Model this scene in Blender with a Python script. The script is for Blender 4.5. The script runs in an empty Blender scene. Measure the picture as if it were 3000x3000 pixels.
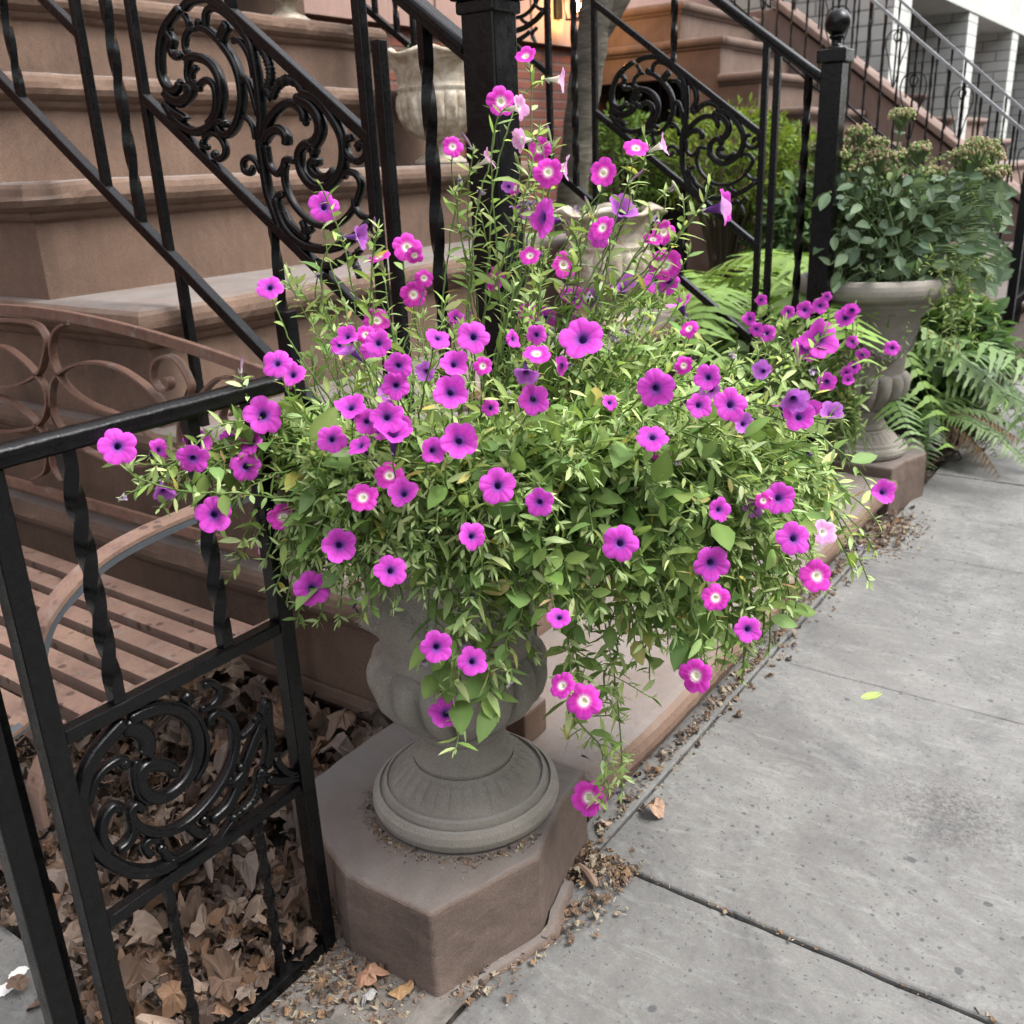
import bpy, math, random
import numpy as np
from mathutils import Vector, Matrix
R = math.radians
scene = bpy.context.scene
col = scene.collection
random.seed(7); rng = np.random.default_rng(11)

# ---------------- camera ----------------
YAW, PIT, ROL, CH, FPX = R(36.0), R(20.05), R(-2.45), 1.3, 2800.0
cf = np.array([math.cos(PIT)*math.cos(YAW), math.cos(PIT)*math.sin(YAW), -math.sin(PIT)])
cr = np.array([math.sin(YAW), -math.cos(YAW), 0.0]); cu = np.cross(cr, cf)
cr, cu = math.cos(ROL)*cr+math.sin(ROL)*cu, -math.sin(ROL)*cr+math.cos(ROL)*cu
CAM = np.array([0, 0, CH])
cd = bpy.data.cameras.new('camera'); co = bpy.data.objects.new('camera', cd); col.objects.link(co)
cd.sensor_width = 36.0; cd.lens = 36.0*FPX/3000.0; cd.clip_start = .02; cd.clip_end = 400
m = Matrix.Identity(4)
for i in range(3):
    m[i][0] = cr[i]; m[i][1] = cu[i]; m[i][2] = -cf[i]; m[i][3] = CAM[i]
co.matrix_world = m
cd.dof.use_dof = True; cd.dof.focus_distance = 1.45; cd.dof.aperture_fstop = 8.5
scene.camera = co
def ray(x, y): return cf+(x-1500)/FPX*cr-(y-1500)/FPX*cu
def onz(x, y, z): d = ray(x, y); return CAM+d*(z-CH)/d[2]
def onx(x, y, X): d = ray(x, y); return CAM+d*X/d[0]
def ony(x, y, Y): d = ray(x, y); return CAM+d*Y/d[1]
def pr(P):
    v = np.array(P, float)-CAM; z = v@cf
    return 1500+FPX*(v@cr)/z, 1500-FPX*(v@cu)/z

# ---------------- light ----------------
w = bpy.data.worlds.new('World'); scene.world = w; w.use_nodes = True
wn = w.node_tree.nodes; wl = w.node_tree.links
SUN_EL, SUN_AZ = R(58), R(-70)          # azimuth of the sun measured in the world XY plane
sky = wn.new('ShaderNodeTexSky'); sky.sky_type = 'NISHITA'; sky.sun_disc = False
sky.sun_elevation = SUN_EL; sky.sun_rotation = R(90)-SUN_AZ
sky.air_density = 1.0; sky.dust_density = 4.0; sky.ozone_density = 1.0
hs = wn.new('ShaderNodeHueSaturation'); hs.inputs['Saturation'].default_value = .28
wl.new(sky.outputs[0], hs.inputs['Color']); wl.new(hs.outputs[0], wn['Background'].inputs['Color'])
wn['Background'].inputs['Strength'].default_value = .15
sd = bpy.data.lights.new('sun', 'SUN'); so = bpy.data.objects.new('sun', sd); col.objects.link(so)
sd.energy = .85; sd.angle = R(25); sd.color = (1.0, .97, .93)
sv = Vector((math.cos(SUN_EL)*math.cos(SUN_AZ), math.cos(SUN_EL)*math.sin(SUN_AZ), math.sin(SUN_EL)))
so.rotation_euler = sv.to_track_quat('Z', 'Y').to_euler(); so.location = (0, -3, 8)
scene.view_settings.view_transform = 'Standard'; scene.view_settings.look = 'None'
scene.view_settings.gamma = 1; scene.view_settings.exposure = 2.03
scene.cycles.max_bounces = 6

# ---------------- materials ----------------
def newmat(name, rough=.8, spec=.3):
    mt = bpy.data.materials.new(name); mt.use_nodes = True
    nt = mt.node_tree; b = nt.nodes['Principled BSDF']
    b.inputs['Roughness'].default_value = rough; b.inputs['Specular IOR Level'].default_value = spec
    return mt, nt, b
def coords(nt, kind='Object'):
    return nt.nodes.new('ShaderNodeTexCoord').outputs[kind]
def noise(nt, src, scale, detail=4, rough=.6, dist=0):
    n = nt.nodes.new('ShaderNodeTexNoise'); n.inputs['Scale'].default_value = scale
    n.inputs['Detail'].default_value = detail; n.inputs['Roughness'].default_value = rough
    n.inputs['Distortion'].default_value = dist
    nt.links.new(src, n.inputs['Vector']); return n.outputs['Fac']
def ramp(nt, src, stops):
    r = nt.nodes.new('ShaderNodeValToRGB'); el = r.color_ramp.elements
    el[0].position, el[0].color = stops[0][0], (*stops[0][1], 1)
    el[1].position, el[1].color = stops[-1][0], (*stops[-1][1], 1)
    for p, c in stops[1:-1]:
        e = el.new(p); e.color = (*c, 1)
    nt.links.new(src, r.inputs[0]); return r.outputs[0]
def mix(nt, fac, a, b, mode='MIX'):
    n = nt.nodes.new('ShaderNodeMix'); n.data_type = 'RGBA'; n.blend_type = mode
    for s, v in ((0, fac), (6, a), (7, b)):
        if isinstance(v, (int, float)): n.inputs[s].default_value = v
        elif isinstance(v, tuple): n.inputs[s].default_value = (*v, 1)
        else: nt.links.new(v, n.inputs[s])
    return n.outputs[2]
def bump(nt, b, h, strength=.3, dist=.002, prev=None):
    n = nt.nodes.new('ShaderNodeBump'); n.inputs['Strength'].default_value = strength
    n.inputs['Distance'].default_value = dist; nt.links.new(h, n.inputs['Height'])
    if prev: nt.links.new(prev, n.inputs['Normal'])
    nt.links.new(n.outputs[0], b.inputs['Normal']); return n.outputs[0]
g = lambda v: (v, v, v)

def stone(name, base, alt, dark, grain=420, rough=.88, stain=.55, streak=True, bd=.0015, pale_mix=.6):
    mt, nt, b = newmat(name, rough, .25); o = coords(nt)
    c = mix(nt, ramp(nt, noise(nt, o, 3.1, 6, .65, .4), [(.34, g(0)), (.66, g(1))]), base, alt)
    st = ramp(nt, noise(nt, o, 1.7, 8, .72, .8), [(.44, g(0)), (.72, g(stain))])
    c = mix(nt, st, c, dark)
    gr = noise(nt, o, grain, 3, .7)
    c = mix(nt, .75, c, ramp(nt, gr, [(.3, g(.5)), (.5, g(1)), (.72, g(1.45))]), 'MULTIPLY')
    if streak:
        mp = nt.nodes.new('ShaderNodeMapping'); mp.inputs['Scale'].default_value = (14, 14, 1.2)
        nt.links.new(o, mp.inputs[0])
        c = mix(nt, .35, c, ramp(nt, noise(nt, mp.outputs[0], 3, 5, .6), [(.3, g(.72)), (.65, g(1.12))]), 'MULTIPLY')
    # upward faces mix to a paler, greyer tone in uneven patches
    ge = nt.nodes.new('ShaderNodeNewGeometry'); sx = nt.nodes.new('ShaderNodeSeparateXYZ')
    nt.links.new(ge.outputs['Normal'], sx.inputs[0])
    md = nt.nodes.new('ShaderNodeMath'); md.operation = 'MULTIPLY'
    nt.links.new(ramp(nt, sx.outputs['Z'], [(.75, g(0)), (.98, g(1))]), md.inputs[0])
    nt.links.new(ramp(nt, noise(nt, o, 5, 5, .7), [(.25, g(pale_mix*.3)), (.6, g(pale_mix))]), md.inputs[1])
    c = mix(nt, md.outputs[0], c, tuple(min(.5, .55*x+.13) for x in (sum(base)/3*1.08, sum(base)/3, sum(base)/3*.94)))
    nt.links.new(c, b.inputs['Base Color'])
    p = bump(nt, b, noise(nt, o, 38, 5, .65), .35, .004)
    bump(nt, b, gr, .6, bd, p); return mt
M = {}
M['brown'] = stone('brownstone', (.118, .075, .054), (.155, .101, .073), (.058, .040, .031), pale_mix=.62, stain=.85)
M['brown_far'] = stone('brownstone_far', (.115, .078, .061), (.145, .100, .080), (.062, .043, .034), stain=.8)
M['plinth'] = stone('plinth_stone', (.100, .073, .059), (.136, .101, .083), (.056, .042, .035), streak=False, pale_mix=.5, stain=.85)
M['coping'] = stone('coping_stone', (.17, .115, .095), (.20, .14, .115), (.11, .075, .063))
M['cast'] = stone('cast_stone', (.205, .187, .160), (.25, .232, .20), (.115, .10, .083), grain=520, stain=.8, streak=False, bd=.0014)
M['band'] = stone('facade_stone', (.26, .17, .145), (.29, .19, .16), (.20, .13, .11), grain=200)

def iron(name, v=.0022, rough=.25, bs=.4):
    mt, nt, b = newmat(name, rough, .24); o = coords(nt)
    c = ramp(nt, noise(nt, o, 60, 4, .7), [(.35, (v*.8, v*.82, v*.9)), (.75, (v*1.9, v*2.0, v*2.2))])
    pale_mix = ramp(nt, noise(nt, o, 340, 2, .5), [(.74, g(0)), (.82, g(.35))])  # sparse dusty grey specks
    c = mix(nt, pale_mix, c, (.05, .05, .05)); c = mix(nt, ramp(nt, noise(nt, o, 48, 6, .8), [(.66, g(0)), (.73, g(.8))]), c, (.035, .018, .011)); nt.links.new(c, b.inputs['Base Color'])
    nt.links.new(ramp(nt, noise(nt, o, 25, 5, .7), [(.3, g(rough-.10)), (.7, g(rough+.14))]), b.inputs['Roughness'])
    p = bump(nt, b, noise(nt, o, 90, 4, .6), bs, .0016)
    bump(nt, b, noise(nt, o, 420, 2, .6), bs*.6, .0006, p); return mt
M['iron'] = iron('black_painted_iron'); M['iron_far'] = iron('black_painted_iron_far', .003, .36, .15)
def rust(nm, c1, c2, spots=.85):
    mt, nt, b = newmat(nm, .6, .3); o = coords(nt)
    c = mix(nt, ramp(nt, noise(nt, o, 9, 5, .6), [(.35, g(0)), (.65, g(1))]), c1, c2)
    c = mix(nt, ramp(nt, noise(nt, o, 22, 4, .6), [(.56, g(0)), (.70, g(.75))]), c, (.165, .14, .125))
    v = nt.nodes.new('ShaderNodeTexVoronoi'); v.inputs['Scale'].default_value = 22; nt.links.new(o, v.inputs['Vector'])
    c = mix(nt, ramp(nt, v.outputs['Distance'], [(.17, g(spots)), (.24, g(0))]), c, (.06, .035, .03))
    c = mix(nt, ramp(nt, noise(nt, o, 14, 7, .75), [(.50, g(0)), (.70, g(.7))]), c, tuple(.45*x for x in c1))
    c = mix(nt, .6, c, ramp(nt, noise(nt, o, 130, 4, .7), [(.3, g(.7)), (.7, g(1.2))]), 'MULTIPLY')
    nt.links.new(c, b.inputs['Base Color']); bump(nt, b, noise(nt, o, 160, 4, .7), .35, .001); return mt
M['rust'] = rust('rusty_pink_paint', (.155, .095, .076), (.17, .11, .082)); M['rust_back'] = rust('rusty_brown_paint', (.125, .07, .052), (.15, .085, .06), .3)
def plain(name, c, rough=.8, spec=.3, ns=None, bs=0, bscale=60, bdist=.003, var=.25):
    mt, nt, b = newmat(name, rough, spec); o = coords(nt)
    lo = tuple(x*(1-var) for x in c); hi = tuple(x*(1+var) for x in c)
    nt.links.new(ramp(nt, noise(nt, o, ns or 6, 5, .65), [(.3, lo), (.7, hi)]), b.inputs['Base Color'])
    if bs: bump(nt, b, noise(nt, o, bscale, 5, .6), bs, bdist)
    return mt
def pavement_mat():
    mt, nt, b = newmat('bluestone', .78, .35); o = coords(nt)
    c = mix(nt, ramp(nt, noise(nt, o, 1.6, 7, .68, 1.2), [(.36, g(0)), (.64, g(1))]), (.092, .090, .086), (.160, .158, .150))
    mp = nt.nodes.new('ShaderNodeMapping'); mp.inputs['Scale'].default_value = (9, 3, 1); nt.links.new(o, mp.inputs[0])
    c = mix(nt, ramp(nt, noise(nt, mp.outputs[0], 2.2, 8, .75, 1.5), [(.50, g(0)), (.74, g(.55))]), c, (.23, .228, .215))
    c = mix(nt, ramp(nt, noise(nt, o, 2.9, 8, .75, .6), [(.52, g(0)), (.66, g(.7))]), c, (.066, .066, .067))
    # the scuffed dark patch of specks on one slab
    pc = onz(2790, 2390, 0); vd = nt.nodes.new('ShaderNodeVectorMath'); vd.operation = 'DISTANCE'; nt.links.new(o, vd.inputs[0]); vd.inputs[1].default_value = tuple(pc)
    m1 = nt.nodes.new('ShaderNodeMath'); m1.operation = 'MULTIPLY'; nt.links.new(ramp(nt, vd.outputs['Value'], [(.03, g(1)), (.20, g(0))]), m1.inputs[0]); nt.links.new(ramp(nt, noise(nt, o, 95, 5, .8), [(.44, g(0)), (.60, g(.9))]), m1.inputs[1])
    c = mix(nt, m1.outputs[0], c, (.05, .047, .045))
    c = mix(nt, .5, c, ramp(nt, noise(nt, o, 260, 3, .75), [(.3, g(.72)), (.7, g(1.22))]), 'MULTIPLY')
    c = mix(nt, .5, c, ramp(nt, noise(nt, o, 60, 4, .75), [(.35, g(.8)), (.65, g(1.12))]), 'MULTIPLY')
    for sc, th, off in ((7, .045, 5.2), (26, .085, 0), (40, .07, 3.3), (63, .10, 9.1)):
        ma = nt.nodes.new('ShaderNodeMapping'); ma.inputs['Location'].default_value = (off, off*1.7, 0)
        wa = nt.nodes.new('ShaderNodeVectorMath'); wa.operation = 'ADD'
        nz = nt.nodes.new('ShaderNodeTexNoise'); nz.inputs['Scale'].default_value = 60; nt.links.new(o, nz.inputs['Vector'])
        sc2 = nt.nodes.new('ShaderNodeVectorMath'); sc2.operation = 'SCALE'; sc2.inputs['Scale'].default_value = .012
        nt.links.new(nz.outputs['Color'], sc2.inputs[0]); nt.links.new(o, wa.inputs[0]); nt.links.new(sc2.outputs[0], wa.inputs[1])
        nt.links.new(wa.outputs[0], ma.inputs[0])
        v = nt.nodes.new('ShaderNodeTexVoronoi'); v.voronoi_dimensions = '2D'; v.inputs['Scale'].default_value = sc
        nt.links.new(ma.outputs[0], v.inputs['Vector'])
        # only some cells carry a spot
        sel = ramp(nt, v.outputs['Color'], [(.60, g(0)), (.64, g(1))])
        cl = nt.nodes.new('ShaderNodeMath'); cl.operation = 'MULTIPLY'; nt.links.new(sel, cl.inputs[0])
        nt.links.new(ramp(nt, noise(nt, o, 3.5+off, 3, .6), [(.42, g(0)), (.54, g(1))]), cl.inputs[1]); sel = cl.outputs[0]
        sp = ramp(nt, v.outputs['Distance'], [(th, g(.85)), (th*1.5, g(0))])
        mm = nt.nodes.new('ShaderNodeMath'); mm.operation = 'MULTIPLY'; nt.links.new(sel, mm.inputs[0]); nt.links.new(sp, mm.inputs[1])
        c = mix(nt, mm.outputs[0], c, (.045, .047, .05))
    nt.links.new(c, b.inputs['Base Color'])
    p = bump(nt, b, noise(nt, mp.outputs[0], 3, 7, .7, 1), .5, .006)
    bump(nt, b, noise(nt, o, 180, 4, .7), .4, .0014, p); return mt
M['pave'] = pavement_mat()
def brick(name, c1, c2, mortar, axis, scale=1.0, bw=.22, rh=.075, ms=.012, bs=.6, stain=.3):
    mt, nt, b = newmat(name, .85, .25); o = coords(nt)
    s = nt.nodes.new('ShaderNodeSeparateXYZ'); nt.links.new(o, s.inputs[0])
    cb = nt.nodes.new('ShaderNodeCombineXYZ'); nt.links.new(s.outputs[axis], cb.inputs[0]); nt.links.new(s.outputs['Z'], cb.inputs[1])
    t = nt.nodes.new('ShaderNodeTexBrick'); nt.links.new(cb.outputs[0], t.inputs['Vector'])
    t.inputs['Scale'].default_value = 1; t.inputs['Brick Width'].default_value = bw; t.inputs['Row Height'].default_value = rh
    t.inputs['Mortar Size'].default_value = ms; t.inputs['Mortar Smooth'].default_value = .4; t.inputs['Bias'].default_value = 0
    t.inputs['Color1'].default_value = (*c1, 1); t.inputs['Color2'].default_value = (*c2, 1); t.inputs['Mortar'].default_value = (*mortar, 1)
    c = mix(nt, stain, t.outputs['Color'], ramp(nt, noise(nt, o, 2.3, 7, .7), [(.35, g(.55)), (.62, g(1.1))]), 'MULTIPLY')
    nt.links.new(c, b.inputs['Base Color'])
    inv = nt.nodes.new('ShaderNodeMath'); inv.operation = 'SUBTRACT'; inv.inputs[0].default_value = 1
    nt.links.new(t.outputs['Fac'], inv.inputs[1])
    p = bump(nt, b, inv.outputs[0], bs, .012); bump(nt, b, noise(nt, o, 50, 4, .6), .4, .004, p); return mt
M['brick'] = brick('red_brick', (.16, .055, .038), (.11, .04, .03), (.10, .07, .06), 'X')
M['wbrick_y'] = brick('white_painted_brick_side', (.38, .385, .365), (.44, .445, .42), (.22, .22, .21), 'Y', bw=.40, rh=.145, ms=.012)
M['wbrick_x'] = brick('white_painted_brick_front', (.43, .44, .42), (.48, .49, .46), (.32, .32, .31), 'X', bw=.40, rh=.145, ms=.012)
M['wpaint'] = plain('white_painted_stone', (.40, .41, .39), ns=2, var=.12, bs=.3)
M['black'] = plain('interior_shade', (.006, .006, .006))  # near-black paint standing in for the shade inside openings
M['dirt'] = plain('garden_soil', (.035, .026, .02), ns=30, var=.6, bs=1, bscale=40, bdist=.02)
M['asphalt'] = plain('asphalt', (.05, .05, .05), ns=40, bs=.5)
M['grit'] = plain('gritty_paving', (.115, .105, .095), ns=14, var=.45, bs=.9, bscale=70, bdist=.006)
M['greystrip'] = plain('cement_strip', (.16, .155, .15), ns=20, var=.3, bs=.5)
M['bark'] = (lambda: None)
def bark():
    mt, nt, b = newmat('grey_bark', .9, .2); o = coords(nt)
    mp = nt.nodes.new('ShaderNodeMapping'); mp.inputs['Scale'].default_value = (1, 1, 5); nt.links.new(o, mp.inputs[0])
    n1 = noise(nt, mp.outputs[0], 9, 7, .7, .5)
    nt.links.new(ramp(nt, n1, [(.3, (.04, .034, .028)), (.55, (.10, .088, .072)), (.75, (.18, .165, .14))]), b.inputs['Base Color'])
    bump(nt, b, n1, .7, .01); return mt
M['bark'] = bark()
def whiteurn():
    mt, nt, b = newmat('stained_white_stone', .8, .3); o = coords(nt)
    c = mix(nt, ramp(nt, noise(nt, o, 22, 7, .75, .5), [(.40, g(0)), (.66, g(.9))]), (.46, .41, .33), (.17, .115, .06))
    c = mix(nt, ramp(nt, noise(nt, o, 7, 5, .7), [(.5, g(0)), (.7, g(.5))]), c, (.56, .53, .46))
    nt.links.new(c, b.inputs['Base Color']); bump(nt, b, noise(nt, o, 120, 4, .6), .5, .002); return mt
M['wurn'] = whiteurn()
def leafmat(name, trans=.35, rough=.5, spec=.35, back=False):
    mt, nt, b = newmat(name, rough, spec)
    a = nt.nodes.new('ShaderNodeAttribute'); a.attribute_name = 'Col'; c = a.outputs['Color']
    if back:
        ge = nt.nodes.new('ShaderNodeNewGeometry'); c2 = mix(nt, .42, c, (.78, .62, .80)); c = mix(nt, ge.outputs['Backfacing'], c, c2)
    nt.links.new(c, b.inputs['Base Color'])
    tr = nt.nodes.new('ShaderNodeBsdfTranslucent'); tc = mix(nt, .5, c, (1.25, 1.15, .45), 'MULTIPLY')
    nt.links.new(tc if trans < .45 else c, tr.inputs['Color'])
    mx = nt.nodes.new('ShaderNodeMixShader'); mx.inputs[0].default_value = trans
    nt.links.new(b.outputs[0], mx.inputs[1]); nt.links.new(tr.outputs[0], mx.inputs[2])
    nt.links.new(mx.outputs[0], nt.nodes['Material Output'].inputs['Surface'])
    return mt
M['leaf'] = leafmat('petunia_leaf', .44, .55, .2); M['petal'] = leafmat('petal', .46, .6, .2, True)
M['frond'] = leafmat('fern_leaf', .3); M['dry'] = leafmat('dry_leaf', .1, .7, .2)
def emit(name, c, s):
    mt, nt, b = newmat(name); b.inputs['Emission Color'].default_value = (*c, 1); b.inputs['Emission Strength'].default_value = s
    b.inputs['Base Color'].default_value = (.8, .7, .5, 1); return mt

# ---------------- mesh helpers ----------------
class MB:
    def __init__(s): s.v = []; s.f = []; s.c = []; s.m = []; s.n = 0
    def add(s, v, f, color=None, mi=0):
        v = np.asarray(v, float); s.v.append(v)
        s.f += [tuple(int(i)+s.n for i in q) for q in f]; s.m += [mi]*len(f)
        if color is not None:
            cc = np.asarray(color, float)
            if cc.ndim == 1: cc = np.repeat(cc[None, :3], len(v), 0)
            s.c.append(cc)
        else: s.c.append(np.full((len(v), 3), .5))
        s.n += len(v)
    def mesh(s, name, mats, smooth=False, usecol=False):
        me = bpy.data.meshes.new(name)
        V = np.concatenate(s.v) if s.v else np.zeros((0, 3))
        me.from_pydata(V.tolist(), [], s.f)
        for mt in (mats if isinstance(mats, (list, tuple)) else [mats]): me.materials.append(mt)
        if any(s.m): me.polygons.foreach_set('material_index', s.m)
        if usecol:
            at = me.color_attributes.new('Col', 'FLOAT_COLOR', 'POINT')
            C = np.concatenate(s.c); C = np.hstack([C, np.ones((len(C), 1))]); at.data.foreach_set('color', C.ravel())
        if smooth: me.polygons.foreach_set('use_smooth', [True]*len(me.polygons))
        me.validate(); me.update(); return me
    def build(s, name, mats, parent=None, smooth=False, usecol=False, bev=0, angle=None):
        o = bpy.data.objects.new(name, s.mesh(name, mats, smooth, usecol)); col.objects.link(o)
        if parent is not None:
            o.parent = parent; o.matrix_parent_inverse = Matrix.Translation(-Vector(parent.location))
        if bev:
            b = o.modifiers.new('bevel', 'BEVEL'); b.width = bev; b.segments = 2; b.limit_method = 'ANGLE'; b.angle_limit = R(40)
        return o
    def box(s, a, b, color=None, mi=0, rot=None):
        x0, y0, z0 = a; x1, y1, z1 = b
        v = np.array([(x, y, z) for z in (z0, z1) for y in (y0, y1) for x in (x0, x1)], float)
        if rot is not None: ce = (v[0]+v[7])/2; v = (v-ce)@rot.T+ce
        s.add(v, [(0, 2, 3, 1), (4, 5, 7, 6), (0, 1, 5, 4), (2, 6, 7, 3), (0, 4, 6, 2), (1, 3, 7, 5)], color, mi)
    def prism(s, poly, z0, z1, cap=True):
        n = len(poly); v = [(x, y, z0) for x, y in poly]+[(x, y, z1) for x, y in poly]
        f = [(i, (i+1) % n, n+(i+1) % n, n+i) for i in range(n)]
        if cap: f += [tuple(range(n, 2*n)), tuple(range(n-1, -1, -1))]
        s.add(v, f)
    def tube(s, pts, rad, n=6, color=None, mi=0, caps=True):
        P = np.asarray(pts, float); k = len(P); rad = np.broadcast_to(np.asarray(rad, float), (k,))
        T = np.gradient(P, axis=0); T /= np.maximum(np.linalg.norm(T, axis=1, keepdims=True), 1e-9)
        up = np.array([.13, .21, .97]); 
        if abs(T[0]@up) > .9: up = np.array([1., .1, 0])
        A = np.cross(T, up); A /= np.maximum(np.linalg.norm(A, axis=1, keepdims=True), 1e-9); B = np.cross(T, A)
        th = np.arange(n)*2*math.pi/n
        V = (P[:, None]+rad[:, None, None]*(A[:, None]*np.cos(th)[None, :, None]+B[:, None]*np.sin(th)[None, :, None])).reshape(-1, 3)
        f = [(i*n+j, i*n+(j+1) % n, (i+1)*n+(j+1) % n, (i+1)*n+j) for i in range(k-1) for j in range(n)]
        if caps: f += [tuple(range(n-1, -1, -1)), tuple((k-1)*n+j for j in range(n))]
        s.add(V, f, color, mi)
    def bar(s, a, b, w, h, normal=(1, 0, 0), twist=0, seg=1, wob=0):
        """square bar from a to b; w across 'normal', h in the plane; twist in radians"""
        a = np.array(a, float); b = np.array(b, float); d = b-a; L = np.linalg.norm(d); d /= L
        N = np.array(normal, float); N -= d*(N@d); N /= np.linalg.norm(N); Q = np.cross(d, N)
        V = []; k = seg+1
        for i in range(k):
            t = i/seg
            tt = twist*min(1, max(0, (t-.06)/.88)); c, s_ = math.cos(tt), math.sin(tt)
            n2 = N*c+Q*s_; q2 = -N*s_+Q*c; sc = 1+wob*math.sin(t*37+a[0]*9)*.5
            for sx, sy in ((-1, -1), (1, -1), (1, 1), (-1, 1)):
                V.append(a+d*L*t+n2*sx*w/2*sc+q2*sy*h/2*sc)
        if seg > 8:
            V = np.array(V).reshape(k, 4, 3)
            for j in range(4):
                s.add(np.stack([V[:, j], V[:, (j+1) % 4]], 1).reshape(-1, 3), [(2*i, 2*i+1, 2*i+3, 2*i+2) for i in range(seg)])
            s.add(V[0], [(3, 2, 1, 0)]); s.add(V[-1], [(0, 1, 2, 3)]); return
        f = [(i*4+j, i*4+(j+1) % 4, (i+1)*4+(j+1) % 4, (i+1)*4+j) for i in range(seg) for j in range(4)]
        f += [(3, 2, 1, 0), tuple((k-1)*4+j for j in range(4))]
        s.add(V, f)
    def scroll(s, P2, W, to3, nrm, depth=.011, n=16, ribs=0):
        """cast-iron scroll: path P2 in plane coordinates, width W per point, to3 maps plane coords to 3D"""
        P2 = np.array(P2, float); W = np.broadcast_to(np.asarray(W, float), (len(P2),))
        k = len(P2); out = []; ws = []
        for i in range(k-1):
            p0, p1, p2, p3 = P2[max(i-1, 0)], P2[i], P2[i+1], P2[min(i+2, k-1)]
            for t in np.arange(0, 1, .125 if ribs else .2):
                out.append(.5*((2*p1)+(p2-p0)*t+(2*p0-5*p1+4*p2-p3)*t*t+(3*p1-p0-3*p2+p3)*t**3)); ws.append(W[i]*(1-t)+W[i+1]*t)
        out.append(P2[-1]); ws.append(W[-1]); C = np.array([to3(*p) for p in out]); ws = np.array(ws); k = len(C)
        T = np.gradient(C, axis=0); T /= np.maximum(np.linalg.norm(T, axis=1, keepdims=True), 1e-9)
        N = np.array(nrm, float); A = np.cross(T, N); th = np.arange(n)*2*math.pi/n
        dd = np.full(k, depth)
        if ribs: ws = ws*(1+.16*np.sin(np.arange(k)*2.6)); dd = dd*(1+.25*np.sin(np.arange(k)*2.6+1))
        ws = ws/2; ws[0] *= .45; ws[-1] *= .5; dd[0] *= .6; dd[-1] *= .6
        gv = 1-.42*np.exp(-(np.cos(th)/.26)**2)*(np.abs(np.sin(th)) > .5) if not ribs else np.ones(n)
        V = (C[:, None]+A[:, None]*(ws[:, None]*np.cos(th)[None])[..., None]+N[None, None]*(dd[:, None]*(np.sin(th)*gv)[None])[..., None]).reshape(-1, 3)
        f = [(i*n+j, i*n+(j+1) % n, (i+1)*n+(j+1) % n, (i+1)*n+j) for i in range(k-1) for j in range(n)]
        f += [tuple(range(n-1, -1, -1)), tuple((k-1)*n+j for j in range(n))]
        s.add(V, f)
    def ball(s, c, r, nu=14, nv=10, sc=(1, 1, 1), color=None, mi=0):
        V = [(c[0]+r*sc[0]*math.sin(math.pi*i/nv)*math.cos(2*math.pi*j/nu), c[1]+r*sc[1]*math.sin(math.pi*i/nv)*math.sin(2*math.pi*j/nu), c[2]+r*sc[2]*math.cos(math.pi*i/nv)) for i in range(nv+1) for j in range(nu)]
        f = [(i*nu+j, (i+1)*nu+j, (i+1)*nu+(j+1) % nu, i*nu+(j+1) % nu) for i in range(nv) for j in range(nu)]
        s.add(V, f, color, mi)
    def lathe(s, prof, c, nseg=96, fn=None, sub=4):
        pp = []
        for i in range(len(prof)-1):
            (r0, z0), (r1, z1) = prof[i], prof[i+1]
            for t in np.arange(0, 1, 1/sub): pp.append((r0+(r1-r0)*t, z0+(z1-z0)*t))
        pp.append(prof[-1]); V = []
        for r, z in pp:
            for j in range(nseg):
                th = 2*math.pi*j/nseg; r2, z2 = (r, z) if fn is None else fn(r, z, th)
                V.append((c[0]+r2*math.cos(th), c[1]+r2*math.sin(th), c[2]+z2))
        k = len(pp)
        f = [(i*nseg+j, i*nseg+(j+1) % nseg, (i+1)*nseg+(j+1) % nseg, (i+1)*nseg+j) for i in range(k-1) for j in range(nseg)]
        f += [tuple(range(nseg-1, -1, -1))]
        s.add(V, f)
def tag(o, label=None, cat=None, group=None, kind=None):
    if label: o['label'] = label
    if cat: o['category'] = cat
    if group: o['group'] = group
    if kind: o['kind'] = kind
    return o
def thing(name, loc, label, cat, group=None):
    o = bpy.data.objects.new(name, None); col.objects.link(o); o.location = loc; o.empty_display_size = .1
    return tag(o, label, cat, group)
def catmull(P, step=6):
    P = np.array(P, float); k = len(P); out = []
    for i in range(k-1):
        p0, p1, p2, p3 = P[max(i-1, 0)], P[i], P[i+1], P[min(i+2, k-1)]
        for t in np.arange(0, 1, 1/step):
            out.append(.5*((2*p1)+(p2-p0)*t+(2*p0-5*p1+4*p2-p3)*t*t+(3*p1-p0-3*p2+p3)*t**3))
    out.append(P[-1]); return np.array(out)
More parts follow.
